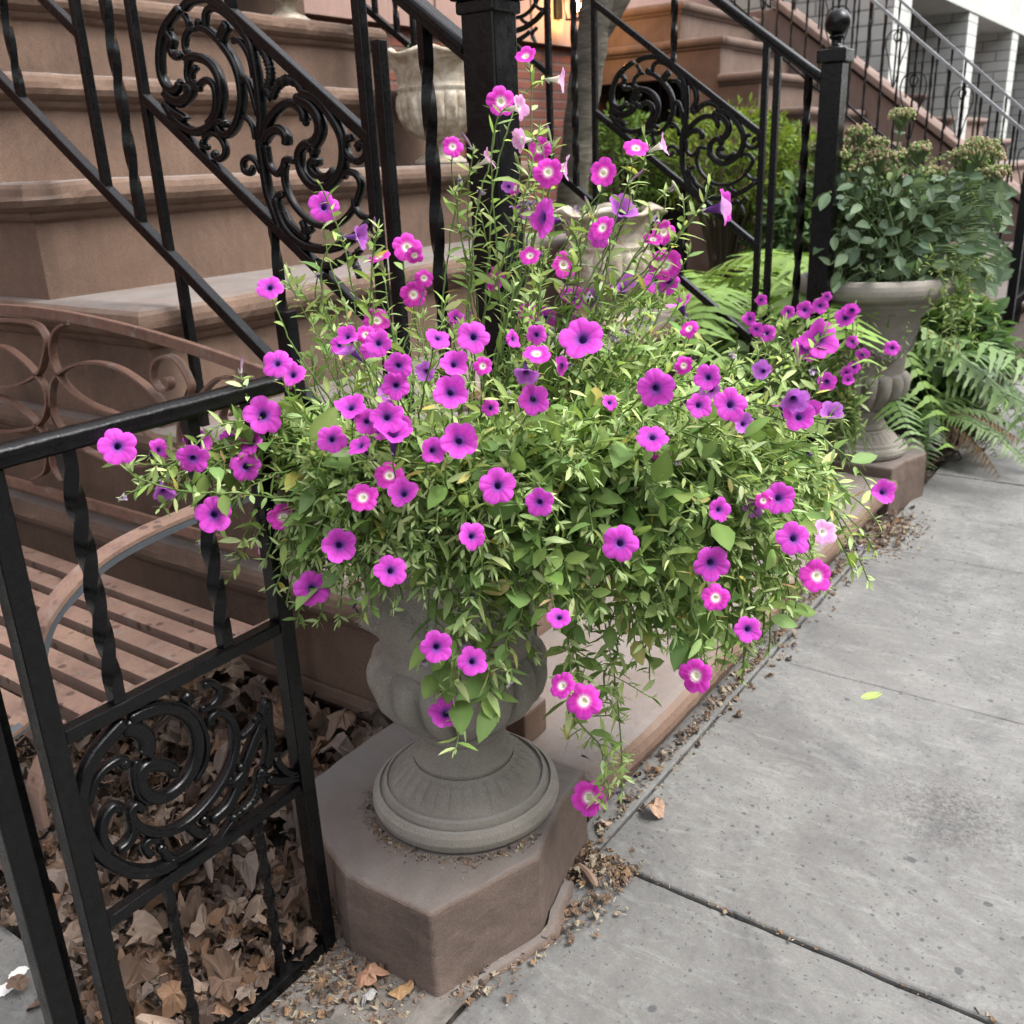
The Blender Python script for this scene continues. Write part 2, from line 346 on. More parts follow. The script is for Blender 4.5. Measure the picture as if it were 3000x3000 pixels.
# ---------------- ground ----------------
def flat(name, x0, x1, y0, y1, z, mt):
    b = MB(); b.add([(x0, y0, z), (x1, y0, z), (x1, y1, z), (x0, y1, z)], [(0, 1, 2, 3)])
    return tag(b.build(name, mt), kind='structure')
flat('ground', -120, 160, -140, 120, -.06, M['asphalt'])
flat('paving_bed', -12, 60, -3.0, 1.02, -.014, M['dirt'])
flat('threshold_paving', -12, .985, .80, 1.115, .0035, M['grit'])
flat('garden_soil', -12, 60, .98, 5.2, -.03, M['dirt'])
def slabs():
    b = MB(); joints = [-9.5+.94*i for i in range(0, 11)]
    joints = [1.335-.935*k for k in range(12, 0, -1)]+[1.335+.935*k for k in range(0, 45)]
    for i in range(len(joints)-1):
        x0, x1 = joints[i]+.0018, joints[i+1]-.0018
        ys = [-3.0, -2.05, -1.12, -.16, .802]
        for j in range(4):
            y0, y1 = ys[j]+.003, ys[j+1]-.003
            dz = rng.uniform(-.0035, .0035); tx, ty = rng.uniform(-.003, .003, 2)
            if i == 12 and j == 3: dz = .002
            # irregular edges from a fine outline
            n = 26; P = []
            for t in np.linspace(0, 1, n, endpoint=False): P.append((x0+(x1-x0)*t, y0))
            for t in np.linspace(0, 1, n, endpoint=False): P.append((x1, y0+(y1-y0)*t))
            for t in np.linspace(0, 1, n, endpoint=False): P.append((x1-(x1-x0)*t, y1))
            for t in np.linspace(0, 1, n, endpoint=False): P.append((x0, y1-(y1-y0)*t))
            P = np.array(P); P += rng.normal(0, .0011, P.shape)
            ce = P.mean(0)
            rings = []
            for s_, zz in ((0, -.05), (0, -.004), (.0025, -.001), (.006, 0)):
                d = ce-P; d /= np.linalg.norm(d, axis=1, keepdims=True); Q = P+d*s_
                rings.append(np.column_stack([Q, np.full(len(Q), zz)+dz+tx*(Q[:, 0]-ce[0])+ty*(Q[:, 1]-ce[1])]))
            V = np.concatenate(rings); m_ = len(P)
            f = [(a*m_+c, a*m_+(c+1) % m_, (a+1)*m_+(c+1) % m_, (a+1)*m_+c) for a in range(3) for c in range(m_)]+[tuple(range(3*m_, 4*m_))]
            b.add(V, f)
    return tag(b.build('sidewalk', M['pave']), kind='structure')
slabs()
# the narrow dark edging strip of paving along the foot of the stoop
b = MB(); b.box((1.345, .806, -.05), (3.35, .868, -.001)); tag(b.build('kerb_strip', M['pave'], bev=.003), kind='structure')
flat('yard_paving', -12, .575, 1.12, 4.9, .002, M['pave'])

# ---------------- steps ----------------
NOSE = [(.016, 0), (.034, -.003), (.046, -.012), (.053, -.028), (.053, -.044), (.046, -.060), (.034, -.070), (.022, -.075), (.021, -.083), (.014, -.092), (.004, -.098), (0, -.100)]
def step_block(b, x0, x1, yf, yb, zb, zt, wear=0, seed=0):
    prof = [(-.02, 0)]+NOSE+[(0, zb-zt)] if not wear else [(-.03, 0), (-.01, 0)]+NOSE+[(0, -.12), (0, zb-zt)]
    pts = []   # (x, y, nx, ny)
    if wear:
        for y in np.linspace(yb, yf, max(4, int((yb-yf)/.06)))[:-1]: pts.append((x0, y, -1, 0))
        pts.append((x0, yf, -1, -1))
        for x in np.linspace(x0, x1, int((x1-x0)/.022))[1:-1]: pts.append((x, yf, 0, -1))
        pts.append((x1, yf, 1, -1))
        for y in np.linspace(yf, yb, 8)[1:]: pts.append((x1, y, 1, 0))
    else: pts = [(x0, yb, -1, 0), (x0, yf, -1, -1), (x1, yf, 1, -1), (x1, yb, 1, 0)]
    n = len(pts); k = len(prof); q = np.random.default_rng(seed)
    sm = lambda a, w: np.convolve(np.pad(a, w, mode='edge'), np.ones(2*w+1)/(2*w+1), 'valid')
    wv = sm(q.normal(0, 1, n), 3)*.0042*wear; ch = np.zeros(n)
    for _ in range(int(9*wear)):
        c = q.integers(2, max(3, n-2)); ww = q.uniform(.8, 2.6); ch += np.exp(-((np.arange(n)-c)/ww)**2)*q.uniform(.003, .010)
    zz = sm(q.normal(0, 1, n), 4)*.003*wear; V = []
    for d, dz in prof:
        e = max(0, (d-.012)/.041)
        for i, (x, y, nx, ny) in enumerate(pts):
            dd = d+(wv[i]-ch[i]*(1.2 if dz > -.04 else .5))*e+(q.normal(0, .0005)*wear if e > 0 else 0)
            V.append((x+nx*dd, y+ny*dd, zt+dz+zz[i]*(1 if d > 0 and dz > -.1 else 0)-(ch[i]*.5*e if dz > -.03 else 0)))
    f = [(i*n+j+1, i*n+j, (i+1)*n+j, (i+1)*n+j+1) for i in range(k-1) for j in range(n-1)]
    f += [tuple(range(n))]
    b.add(V, f)
def stoop(label, x0, x1, tops, noses, yb, mt, sub=''):
    t = thing('stoop', (x0, noses[0], 0), label, 'steps')
    zb = -.03
    for i, (z, y) in enumerate(zip(tops, noses)):
        b = MB(); step_block(b, x0+.05, x1-.05, y+.05, yb, zb, z); b.build('step', mt, t); zb = z
    return t
S1T = [.130, .41, .71, 1.01, 1.305, 1.60, 1.90, 2.20, 2.50]; S1Y = [.82+.402*i for i in range(9)]
st1 = thing('stoop', (2.4, .82, 0), 'brownstone stoop of broad rounded steps behind the big flower urn', 'steps')
for i, (z, y) in enumerate(zip(S1T, S1Y)):
    b = MB(); step_block(b, 1.382, 3.58, y+.05, 4.955, S1T[i-1], z, 1, i) if i else step_block(b, 1.425, 3.55, y+.05, 4.87, -.03, z, 1.2, 77)
    b.build('step', M['brown'], st1)
# stoop 2
T2 = [.14+.3*i for i in range(9)]; Y2 = [3.64-.366*(7-k) for k in range(9)]
st2 = thing('stoop', (9.3, 1.08, 0), 'reddish brownstone stoop further along with a sloping side wall', 'steps')
for i, (z, y) in enumerate(zip(T2, Y2)):
    b = MB(); step_block(b, 8.35, 10.05, y+.05, 3.68 if i < 7 else 4.955, -.03 if i == 0 else T2[i-1], z)
    if i >= 7: pass
    b.build('step', M['brown_far'], st2)
b = MB(); b.box((8.352, 3.95, 1.94), (8.62, 4.952, 2.238)); b.box((8.352, 3.682, -.03), (8.62, 3.95, 2.238)); b.build('landing_wall', M['brown_far'], st2)
b = MB(); b.box((8.9, 3.95, -.02), (10.0, 4.9, 2.2)); b.build('doorway_shade', M['black'], st2)  # solid black block, painted shade behind the doorway
for yy in np.arange(4.0, 4.94, .105):
    b = MB(); b.bar((8.5, yy, 0), (8.5, yy, 1.93), .014, .014); b.build('gate_bar', M['iron_far'], st2)
# sloping cheek wall on its far side
b = MB(); pr_ = [(1.05, -.03), (1.05, .42), (3.9, 2.62), (4.955, 2.62), (4.955, -.03)]
V = [(x, y, z) for x in (10.06, 10.34) for y, z in pr_]; n = 5
b.add(V, [(i, (i+1) % n, n+(i+1) % n, n+i) for i in range(n)]+[tuple(range(n-1, -1, -1)), tuple(range(n, 2*n))]); b.build('cheek_wall', M['coping'], st2, bev=.015)
b = MB(); d = np.array([3.9-1.05, 2.62-.42]); d /= np.linalg.norm(d); a0 = np.array([1.02, .43]); a1 = np.array([3.9, 2.65]); nn = np.array([-d[1], d[0]])*.06
V = [(x, *p) for x in (10.0, 10.40) for p in (a0, a1, a1+nn, a0+nn)]
b.add(V, [(0, 1, 5, 4), (1, 2, 6, 5), (2, 3, 7, 6), (3, 0, 4, 7), (3, 2, 1, 0), (4, 5, 6, 7)]); b.build('cheek_coping', M['coping'], st2, bev=.012)
# third stoop further on, its foot just in view

st3 = thing('stoop', (15.2, 1.0, 0), 'farthest pale stoop in front of the white brick building', 'steps')
for i in range(8):
    b = MB(); step_block(b, 14.3, 16.6, 1.2+.366*i+.05, 2.985+1.2, -.03 if i == 0 else .14+.3*(i-1), .14+.3*i); b.build('step', M['coping'], st3)

# ---------------- plinths ----------------
def plinth(cx, mirror, label):
    s = -1 if mirror else 1
    pts = [(-.277, -.155), (-.07, -.226), (.07, -.182), (.19, -.165), (.19, .287), (-.177, .280), (-.284, .03)]
    pts = [(cx+s*x, 1.0+y) for x, y in pts]
    if mirror: pts = pts[::-1]
    t = thing('stone_plinth', (cx, 1.0, 0), label, 'plinth')
    b = MB(); n = len(pts); P = np.array(pts); ce = P.mean(0); V = []
    lv = [(-.02, 1.012), (.10, 1.004), (.160, 1.0), (.168, .996), (.1735, .982)]
    for z, sc in lv:
        for p in P: q = ce+(p-ce)*sc; V.append((q[0], q[1], z))
    k = len(lv); f = [(i*n+j, i*n+(j+1) % n, (i+1)*n+(j+1) % n, (i+1)*n+j) for i in range(k-1) for j in range(n)]+[tuple((k-1)*n+j for j in range(n))]
    b.add(V, f); o = b.build('block', M['plinth'], t, bev=.007)
    o.modifiers['bevel'].segments = 3; sb = o.modifiers.new('dense', 'SUBSURF'); sb.subdivision_type = 'SIMPLE'; sb.levels = sb.render_levels = 4
    if 'pit' not in bpy.data.textures:
        tx = bpy.data.textures.new('pit', 'CLOUDS'); tx.noise_scale = .05; tx.noise_depth = 4
    dm = o.modifiers.new('worn', 'DISPLACE'); dm.texture = bpy.data.textures['pit']; dm.texture_coords = 'GLOBAL'; dm.strength = .007; dm.mid_level = .5
    return t
PC1 = (1.17, .985)
p1 = plinth(1.17, False, 'faceted brownstone plinth under the big flower urn in front')
# chipped mortar fillet at the street-side foot of the front plinth
b = MB(); PF = catmull([(.905, .832), (.99, .800), (1.10, .762), (1.155, .776), (1.243, .803)], 12); kk = len(PF); V = []
for i, p in enumerate(PF):
    t = i/(kk-1); h = np.interp(t, [0, .15, .5, .62, .85, 1], [.003, .005, .013, .022, .016, .004])*(1+.12*math.sin(i*.6))+rng.uniform(-.001, .001); wv = .4*h+.006+rng.uniform(-.002, .002)
    T_ = PF[min(i+1, kk-1)]-PF[max(i-1, 0)]; nn_ = np.array([T_[1], -T_[0]])/np.linalg.norm(T_)
    for a, z_ in ((wv, -.01), (wv*.93, h*.30), (wv*.62, h*.72), (wv*.25, h*.97), (-.010, h*1.0)): V.append((p[0]+nn_[0]*a, p[1]+nn_[1]*a, z_))
b.add(V, [(i*5+j, i*5+j+1, i*5+j+6, i*5+j+5) for i in range(kk-1) for j in range(4)]); b.build('mortar_fillet', M['plinth'], p1, smooth=True)
plinth(3.76, True, 'faceted brownstone plinth under the second urn, by the ball-topped post')

# ---------------- facades ----------------
h1 = thing('brownstone_house', (4, 4.96, 0), 'brownstone house wall with dark red brick base behind the stoops', 'house')
b = MB(); b.box((-6, 4.96, -.05), (10.99, 5.3, 2.235)); b.build('brick_base', M['brick'], h1)
b = MB(); b.box((-6, 4.90, 2.237), (10.99, 5.3, 6.5)); b.build('stone_front', M['band'], h1)
b = MB()
for x in (6.05, 6.62, 7.3): b.box((x, 4.893, 2.26), (x+.018, 4.899, 4.5))
b.build('panel_joint', M['brown'], h1)
b = MB(); b.box((6.42, 4.93, -.02), (7.04, 4.958, 1.95)); b.build('opening_shade', M['black'], h1)  # black panel on the brick, painted as the shade of an opening
b = MB(); b.box((6.36, 4.925, 1.95), (7.12, 4.957, 2.0)); b.build('lintel', M['coping'], h1)
h2 = thing('white_brick_building', (11, 3, 0), 'white painted brick building with deep window bays at the upper right', 'building')
b = MB(); b.box((11.0, 3.02, -.05), (11.10, 9, 8)); b.build('side_wall', M['wbrick_y'], h2)
LZ = 2.86
for xa, xb in ((11.0, 11.66), (14.42, 14.98), (17.52, 18.04), (20.7, 21.2), (23.9, 24.4), (27.1, 27.6)):
    f_ = MB(); f_.box((xa+.002, 3.0, -.05), (xb, 3.02, LZ)); p = f_.build('pier', M['wbrick_x'], h2)
    f_ = MB(); f_.box((xa+.102 if xa == 11.0 else xa, 3.0205, -.05), (xb-.001, 4.2, LZ)); f_.build('pier_side', M['wbrick_y'], p)
b = MB(); b.box((11.002, 2.985, LZ+.002), (34, 4.2, LZ+.55)); b.build('lintel', M['wpaint'], h2, bev=.01)
b = MB(); b.box((11.103, 3.0, LZ+.552), (34, 4.2, 8)); b.build('front_wall', M['wbrick_x'], h2)
for xa, xb in ((11.66, 14.42), (14.98, 17.52), (18.04, 20.7), (21.2, 23.9)):
    b = MB(); b.box((xa+.05, 3.86, .9), (xa+.5, 3.95, LZ-.05)); b.box((xa+.9, 3.86, -.0), (xa+1.0, 3.95, LZ-.05)); b.build('window_frame', M['wpaint'], h2)
    b = MB(); b.box((xa, 4.05, -.05), (xb, 4.1, LZ)); b.build('window', plain('dark_glass', (.02, .02, .022), .15, .5) if 'glass' not in M else M['glass'], h2)
b = MB(); b.box((11.8, 3.6, -.02), (11.9, 3.7, 2.7)); b.build('door_post', M['coping'], h2)

# ---------------- wall lantern ----------------
lt = thing('wall_lantern', (7.62, 4.8, 2.55), 'lit wall lantern glowing orange beside the tree trunk', 'lantern')
lx, ly, lz = 7.70, 4.70, 2.42
b = MB(); b.box((lx-.05, 4.87, lz+.02), (lx+.05, 4.895, lz+.30)); b.build('back_plate', M['iron_far'], lt)
b = MB(); b.bar((lx, 4.87, lz+.26), (lx, ly, lz+.34), .02, .02); b.build('arm', M['iron_far'], lt)
b = MB()
for sx in (-1, 1):
    for sy in (-1, 1): b.bar((lx+sx*.06, ly+sy*.06, lz), (lx+sx*.085, ly+sy*.085, lz+.24), .012, .012)
b.box((lx-.07, ly-.07, lz-.012), (lx+.07, ly+.07, lz)); b.box((lx-.095, ly-.095, lz+.24), (lx+.095, ly+.095, lz+.26))
b.add([(lx-.09, ly-.09, lz+.261), (lx+.09, ly-.09, lz+.261), (lx+.09, ly+.09, lz+.261), (lx-.09, ly+.09, lz+.261), (lx, ly, lz+.35)], [(0, 1, 4), (1, 2, 4), (2, 3, 4), (3, 0, 4)])
b.build('frame', M['iron_far'], lt)
b = MB(); b.ball((lx, ly, lz+.10), .035, sc=(1, 1, 1.3)); b.build('bulb', emit('lamp_glow', (1.0, .62, .22), 40), lt, smooth=True)
pl = bpy.data.lights.new('lantern_light', 'POINT'); po = bpy.data.objects.new('lantern_light', pl); col.objects.link(po)
pl.energy = 17; pl.color = (1, .50, .16); pl.shadow_soft_size = .05; po.location = (lx, ly-.02, lz+.10)
po.parent = lt; po.matrix_parent_inverse = Matrix.Translation(-Vector(lt.location))

# ---------------- tree ----------------
ob = thing('unseen_row_house', (5, -13, 0), 'long unseen row of houses across the street, added to shape the light', 'building')
b = MB(); b.box((-30, -22, -.05), (45, -13, 11)); b.build('wall', plain('pale_render', (.22, .20, .17)), ob)  # out of view, added to darken iron reflections and bounce fill light
tr = thing('street_tree', (4.2, 2.6, 0), 'slim grey-barked tree trunk standing behind the second stair rail', 'tree')
b = MB(); P = catmull([(4.16, 2.70, -.05), (4.17, 2.66, .5), (4.2, 2.61, 1.1), (4.2, 2.53, 1.6), (4.2, 2.43, 2.1), (4.22, 2.35, 3.0), (4.1, 2.3, 4.2)], 10)
rr = np.interp(np.linspace(0, 1, len(P)), [0, .1, .3, .5, 1], [.12, .088, .074, .078, .06])*(1+.04*np.sin(np.arange(len(P))*1.9))
b.tube(P, rr, 20); b.build('trunk', M['bark'], tr, smooth=True)
b = MB(); b.tube(catmull([(4.2, 2.5, 1.75), (4.24, 2.40, 1.9), (4.35, 2.25, 2.2)], 4), [.035]*9, 10); b.build('limb', M['bark'], tr, smooth=True)
b = MB(); b.tube([(4.19, 2.585, 1.32), (4.12, 2.52, 1.30), (4.10, 2.5, 1.33)], [.018, .014, .004], 8); b.build('twig', M['bark'], tr, smooth=True)
bc = MB()
for i in range(900):
    d = rng.normal(size=3); d /= np.linalg.norm(d); p = np.array([4.0, 2.0, 5.4])+d*np.array([2.0, 2.0, 1.1])*rng.uniform(.2, 1)**.5
    a = rng.normal(size=3); a /= np.linalg.norm(a); c_ = np.cross(a, d); c_ /= np.linalg.norm(c_); s_ = .055
    bc.add([p-a*s_, p-c_*s_*.5, p+a*s_, p+c_*s_*.5], [(0, 1, 2, 3)], np.array([.05, .09, .02])*rng.uniform(.6, 1.3))
bc.build('crown', M['leaf'], tr, usecol=True)
# ---------------- cast scroll panels (traced once, stand in the plane of each rail) ----------------
TR = [
 (45, [(190,60),(150,110),(100,180),(68,260),(50,400),(60,520),(90,600),(140,640),(180,625),(190,585)]),
 (46, [(215,60),(270,10),(380,-10),(470,30),(560,110),(625,200),(690,310),(725,450),(742,560),(758,700),(768,850),(760,1000),(775,1120),(795,1250),(820,1380),(870,1520),(915,1640)]),
 (36, [(375,200),(370,120),(385,75),(430,55),(500,90),(585,170),(650,250),(690,300)]),
 (40, [(340,140),(330,190),(390,215),(445,260),(505,330),(565,420),(605,520),(625,620),(630,720),(612,820),(580,900),(535,950),(490,940),(462,890),(480,860),(525,880)]),
 (46, [(235,440),(262,410),(310,405),(370,425),(425,470),(465,540),(487,630),(487,720),(460,820),(400,895),(330,930),(260,920),(190,870),(130,800),(80,720)]),
 (34, [(268,200),(235,250),(225,310),(240,370),(270,395),(245,470),(245,550),(280,610),(340,630)]),
 (36, [(330,600),(370,570),(412,585),(440,640),(445,740),(425,820),(380,880)]),
 (30, [(310,470),(275,520),(280,580),(320,600)]),
 (60, [(80,640),(130,695),(195,720),(245,690),(270,640),(235,620)]),
 (42, [(100,740),(150,790),(215,830),(230,850)]),
 (30, [(215,100),(250,150),(262,200),(300,205)]),(40, [(110,150),(105,230),(140,290),(130,350),(160,400),(195,385)]),
 (30, [(360,990),(350,1030),(395,1045)]),(32, [(360,985),(385,955),(430,945),(480,980),(510,1040),(508,1095),(470,1125),(430,1100),(445,1075)]),
 (9, [(0,0),(1,1)]),
 (32, [(560,290),(610,290),(660,350),(695,440),(715,560)]),(30, [(625,560),(660,560),(690,620),(720,720),(745,830)]),(28, [(630,830),(670,840),(710,900),(725,990)]),
 (62, [(530,170),(500,230),(480,290)]),
 (48, [(1035,655),(1130,680),(1210,750),(1280,850),(1335,960),(1352,1080),(1335,1200),(1275,1290),(1200,1335),(1120,1305),(1060,1225),(1035,1130),(1045,1065),(1090,1020),(1140,1060),(1120,1090)]),
 (45, [(770,1060),(785,960),(812,880),(870,790),(945,735),(1010,740),(1060,790),(1078,865)]),
 (60, [(1000,700),(1100,740),(1165,820),(1185,920),(1155,1000),(1115,1020)]),
 (42, [(1180,1150),(1130,1140),(1125,1200),(1175,1250),(1240,1250),(1290,1200)]),
 (46, [(790,1000),(830,940),(890,915),(940,960),(945,1030)]),(34, [(850,930),(890,930),(915,920)]),
 (34, [(800,1020),(810,1100),(830,1180),(880,1230),(920,1185),(940,1130),(1005,1140)]),
 (32, [(940,1150),(928,1250),(950,1350),(1000,1450),(1080,1540),(1160,1590),(1250,1600),(1330,1570),(1400,1500),(1450,1400),(1470,1300),(1430,1230),(1370,1220),(1345,1262)]),
 (46, [(870,1390),(895,1500),(935,1600),(1000,1680),(1090,1740),(1200,1762),(1320,1740),(1450,1660),(1540,1560)]),
 (34, [(920,1480),(960,1570),(1030,1640),(1100,1690)]),(38, [(870,1450),(885,1390),(930,1370)]),(36, [(1050,1560),(1075,1620),(1060,1680)]),(32, [(1105,1660),(1100,1630),(1130,1620)]),
 (30, [(1255,1600),(1300,1660),(1350,1690)]),
 (34, [(1415,975),(1375,985),(1360,1040),(1390,1110),(1450,1142),(1500,1105),(1505,1045),(1462,1015),(1445,1050)]),
 (30, [(770,1230),(735,1150),(685,1112),(640,1145),(650,1210),(690,1225),(702,1190)]),
 (30, [(1420,1400),(1432,1470),(1480,1530),(1540,1545)]),
]
TRR = [(62, [(715,290),(775,350),(815,440),(830,540),(810,640),(845,690)]), (58, [(840,690),(885,600),(950,565),(1020,590),(1070,660)]),
       (50, [(1150,1850),(1230,1885),(1320,1850),(1390,1800)]), (40, [(1470,1760),(1415,1830),(1440,1900),(1465,1970)])]
TR = [t for t in TR if t[0] > 10]
def pan_pts(P):
    return [onx(450+.41408*u, .41408*v, 1.45)[1:] for u, v in P]
UNIT = .41408*2.35/2800
def make_panel_mesh():
    b = MB(); N = (1, 0, 0)
    for wd, P in TR: b.scroll(pan_pts(P), wd*UNIT*1.28, lambda a, c: (0, a, c), N, .010 if wd < 40 else .014)
    for wd, P in TRR: b.scroll(pan_pts(P), wd*UNIT, lambda a, c: (0, a, c), N, .009, ribs=1)
    for u, v, r in ((190,585,26),(702,1190,20),(1078,865,24),(195,390,20),(520,880,20),(1450,1050,20),(630,580,24),(1350,1080,22)):
        y, z = pan_pts([(u, v)])[0]; b.ball((0, y, z), r*UNIT, 10, 8, (1.0, 1, 1))
    return b.mesh('scroll_panel', M['iron'], True)
PANEL = make_panel_mesh()
SL = .725; L0, L1, L2, HR = -.345, 0.0, .375, .672
def addmesh(name, me, parent, loc=(0, 0, 0)):
    o = bpy.data.objects.new(name, me); col.objects.link(o); o.location = loc
    o.parent = parent; o.matrix_parent_inverse = Matrix.Translation(-Vector(parent.location)); return o
def treadz(y):
    z = .13
    for a, t in zip(S1Y, S1T):
        if y > a: z = t
    return z
def stair_rail(X, label, newel, k=4):
    t = thing('stair_railing', (X, 1.08, .13), label, 'railing', None)
    y1 = 1.352+.885*k; Z = lambda y, c: SL*y+c; bv = .0025
    def rail(c, ya, yb, w, h, nm):
        b = MB(); b.bar((X, ya, Z(ya, c)), (X, yb, Z(yb, c)), w, h); return b.build(nm, M['iron'], t, bev=bv)
    rail(L0, 1.10, y1, .026, .026, 'bottom_rail')
    rail(HR, 1.10, y1, .026, .012, 'handrail'); 
    b = MB(); b.bar((X, 1.10, Z(1.10, HR+.018)), (X, y1, Z(y1, HR+.018)), .046, .020); b.build('handrail_cap', M['iron'], t, bev=.006)
    def vbar(y, za, zb, w=.022, tw=0):
        b = MB(); b.bar((X, y, za), (X, y, zb), w, w, (1, 0, 0), tw, 120 if tw else 1)
        return b.build('twisted_baluster' if tw else 'baluster', M['iron'], t, smooth=bool(tw), bev=0 if tw else .002)
    vbar(1.20, Z(1.2, L0), Z(1.2, HR), .020, 2*math.pi*2.2)
    NY2 = 1.309; vbar(NY2, treadz(NY2), Z(NY2, HR)-(.10 if newel == 'square' else 0), .022)
    for i in range(k):
        o = .885*i; a, c = 1.352+o, 2.03+o
        rail(L1, a, c, .022, .022, 'panel_rail'); rail(L2, a, c, .022, .022, 'panel_rail')
        vbar(a, Z(a, L0) if i else treadz(a), Z(a, HR), .021)
        addmesh('scroll_panel', PANEL, t, (X, o, SL*o))
        vbar(1.655+o, Z(1.655+o, L0), Z(1.655+o, L1), .018, 2*math.pi*.7)
        vbar(1.70+o, Z(1.70+o, L2), Z(1.70+o, HR), .018, 2*math.pi*.7)
        vbar(c, Z(c, L0), Z(c, HR), .020)
        b = MB(); b.bar((X, c-.03, treadz(c-.03)), (X, c-.03, Z(c-.03, L0)), .02, .02); b.build('leg', M['iron'], t)
        vbar(2.12+o, Z(2.12+o, L0), Z(2.12+o, HR), .020, 2*math.pi*2.2)
        if i == k-1: continue
    if newel == 'square':
        b = MB(); w = .034; y = 1.058
        b.box((X-w, y-w, .212), (X+w, y+w, 1.70)); pn = b.build('newel_post', M['iron'], t, bev=.004)
        b = MB(); b.box((X-w-.01, y-w-.01, .131), (X+w+.01, y+w+.01, .211)); b.build('base_stone', M['brown'], t, bev=.006)
        b = MB()
        for z0, z1, e in ((1.535, 1.556, .006), (1.5555, 1.62, .013), (1.6195, 1.80, .007), (1.7995, 1.83, .028)): b.box((X-w-e, y-w-e, z0), (X+w+e, y+w+e, z1))
        b.build('collar', M['iron'], pn, bev=.004)
        b = MB(); b.lathe([(.001, .17), (.03, .16), (.045, .12), (.045, .09), (.03, .05), (.015, .03), (.02, .01), (.03, 0)][::-1], (X, y, 1.832), 32, sub=3); b.build('finial', M['iron'], pn, smooth=True)
        b = MB(); 
    else:
        w = .035; y = 1.115; zt = onx(2450, 185, X)[2]
        b = MB(); b.box((X-w, y-w, .131), (X+w, y+w, zt)); pn = b.build('newel_post', M['iron'], t, bev=.003)
        b = MB(); b.box((X-.048, y-.048, zt+.001), (X+.048, y+.048, zt+.041)); b.build('cap', M['iron'], pn, bev=.004)
        b = MB(); b.lathe([(.034, 0), (.030, .008), (.018, .012), (.016, .028), (.024, .034), (.024, .040), (.018, .044)], (X, y, zt+.042), 28, sub=3)
        b.ball((X, y, zt+.121), .041, 24, 16); b.build('ball_finial', M['iron'], pn, smooth=True)
    return t
stair_rail(1.45, 'black iron stair railing with scroll casting nearest the camera, ending at the thick square newel', 'square')
stair_rail(3.45, 'black iron stair railing beyond the petunias, ending at the ball-topped post', 'ball')

# ---------------- thin rails of the second stoop ----------------
def thin_rail(X, zb, sb, zh, sh, label, y0=1.18, y1=4.6):
    t = thing('stair_railing', (X, y0, .14), label, 'railing')
    B = lambda y: zb+sb*(y-2.22); H = lambda y: zh+sh*(y-1.6)
    for f, nm in ((lambda y: B(y), 'bottom_rail'), (lambda y: B(y)+.085, 'bottom_rail'), (lambda y: H(y), 'handrail')):
        b = MB(); b.bar((X, y0, f(y0)), (X, y1, f(y1)), .03 if nm == 'handrail' else .016, .022 if nm == 'handrail' else .016); b.build(nm, M['iron_far'] if nm != 'handrail' else M['greyiron'], t)
    ys = np.arange(y0+.05, y1, .125)
    for i, y in enumerate(ys):
        b = MB(); b.bar((X, y, B(y)), (X, y, H(y)), .014, .014, (1, 0, 0), 9, 24); b.build('baluster', M['iron_far'], t)
    for y in ys[2::5]:
        c = (B(y)+H(y))/2; b = MB()
        for s in (-1, 1):
            b.tube([(X, y+s*p, c+q) for p, q in catmull([(.01, -.25), (.05, -.05), (.095, .10), (.08, .20), (.02, .235), (-.03, .19), (-.01, .13)], 4)], .006, 5)
        b.build('heart_scroll', M['iron_far'], t)
    b = MB(); b.box((X-.03, y0-.05, .14), (X+.03, y0, H(y0)+.08)); b.build('newel_post', M['iron_far'], t)
M['greyiron'] = plain('worn_grey_iron', (.20, .21, .22), .45, .5, var=.3)
thin_rail(8.44, 1.228, .84, 1.632, .85, 'thin black railing with heart scrolls on the near side of the farther stoop')
thin_rail(10.2, 1.182, .83, 1.575, .876, 'thin black railing with heart scrolls beside the white brick piers')
# low fence at the foot of the second stoop
tf = thing('iron_fence', (8.4, 1.1, .14), 'low black fence with pale top rail at the far right edge', 'fence')
b = MB(); b.bar((7.75, 1.12, 1.02), (9.9, 1.12, 1.02), .05, .03, (0, 1, 0)); b.build('top_rail', M['greyiron'], tf)
b = MB(); b.bar((7.75, 1.12, .22), (9.9, 1.12, .22), .02, .02, (0, 1, 0)); b.build('bottom_rail', M['iron_far'], tf)
for i, x in enumerate(np.arange(7.8, 9.9, .11)):
    b = MB(); b.bar((x, 1.12, .14 if x > 8.25 else 0), (x, 1.12, 1.0), .016, .016, (0, 1, 0), 6, 16); b.build('baluster', M['iron_far'], tf)
b = MB(); b.box((7.74, 1.09, 0), (7.80, 1.15, 1.1)); b.build('post', M['iron_far'], tf)

# ---------------- gate ----------------
gt = thing('iron_gate', (.68, 1.08, 0), 'low black iron gate with scroll casting at the lower left', 'gate'); GY = 1.08
def gpart(nm, a, c, bev=.002):
    b = MB(); b.box(a, c); return b.build(nm, M['iron'], gt, bev=bev)
gpart('stile', (.855, GY-.0135, .004), (.882, GY+.0135, 1.0)); gpart('stile', (.474, GY-.014, .004), (.502, GY+.014, 1.0))
gpart('middle_rail', (.5025, GY-.012, .635), (.8545, GY+.010, .655)); gpart('lower_rail', (.5025, GY-.010, .342), (.8545, GY+.009, .360)); gpart('bottom_rail', (.5025, GY-.014, .006), (.8525, GY+.014, .030))
b = MB(); prof = [(-.017, 0), (-.020, .006), (-.0145, .011), (-.018, .016), (-.014, .0225), (0, .0255), (.014, .0225), (.018, .016), (.0145, .011), (.020, .006), (.017, 0)]
xs = np.linspace(.30, .915, 40); V = [(x, GY+p, 1.001+q+rng.normal(0, .0003)) for x in xs for p, q in prof]; n = len(prof)
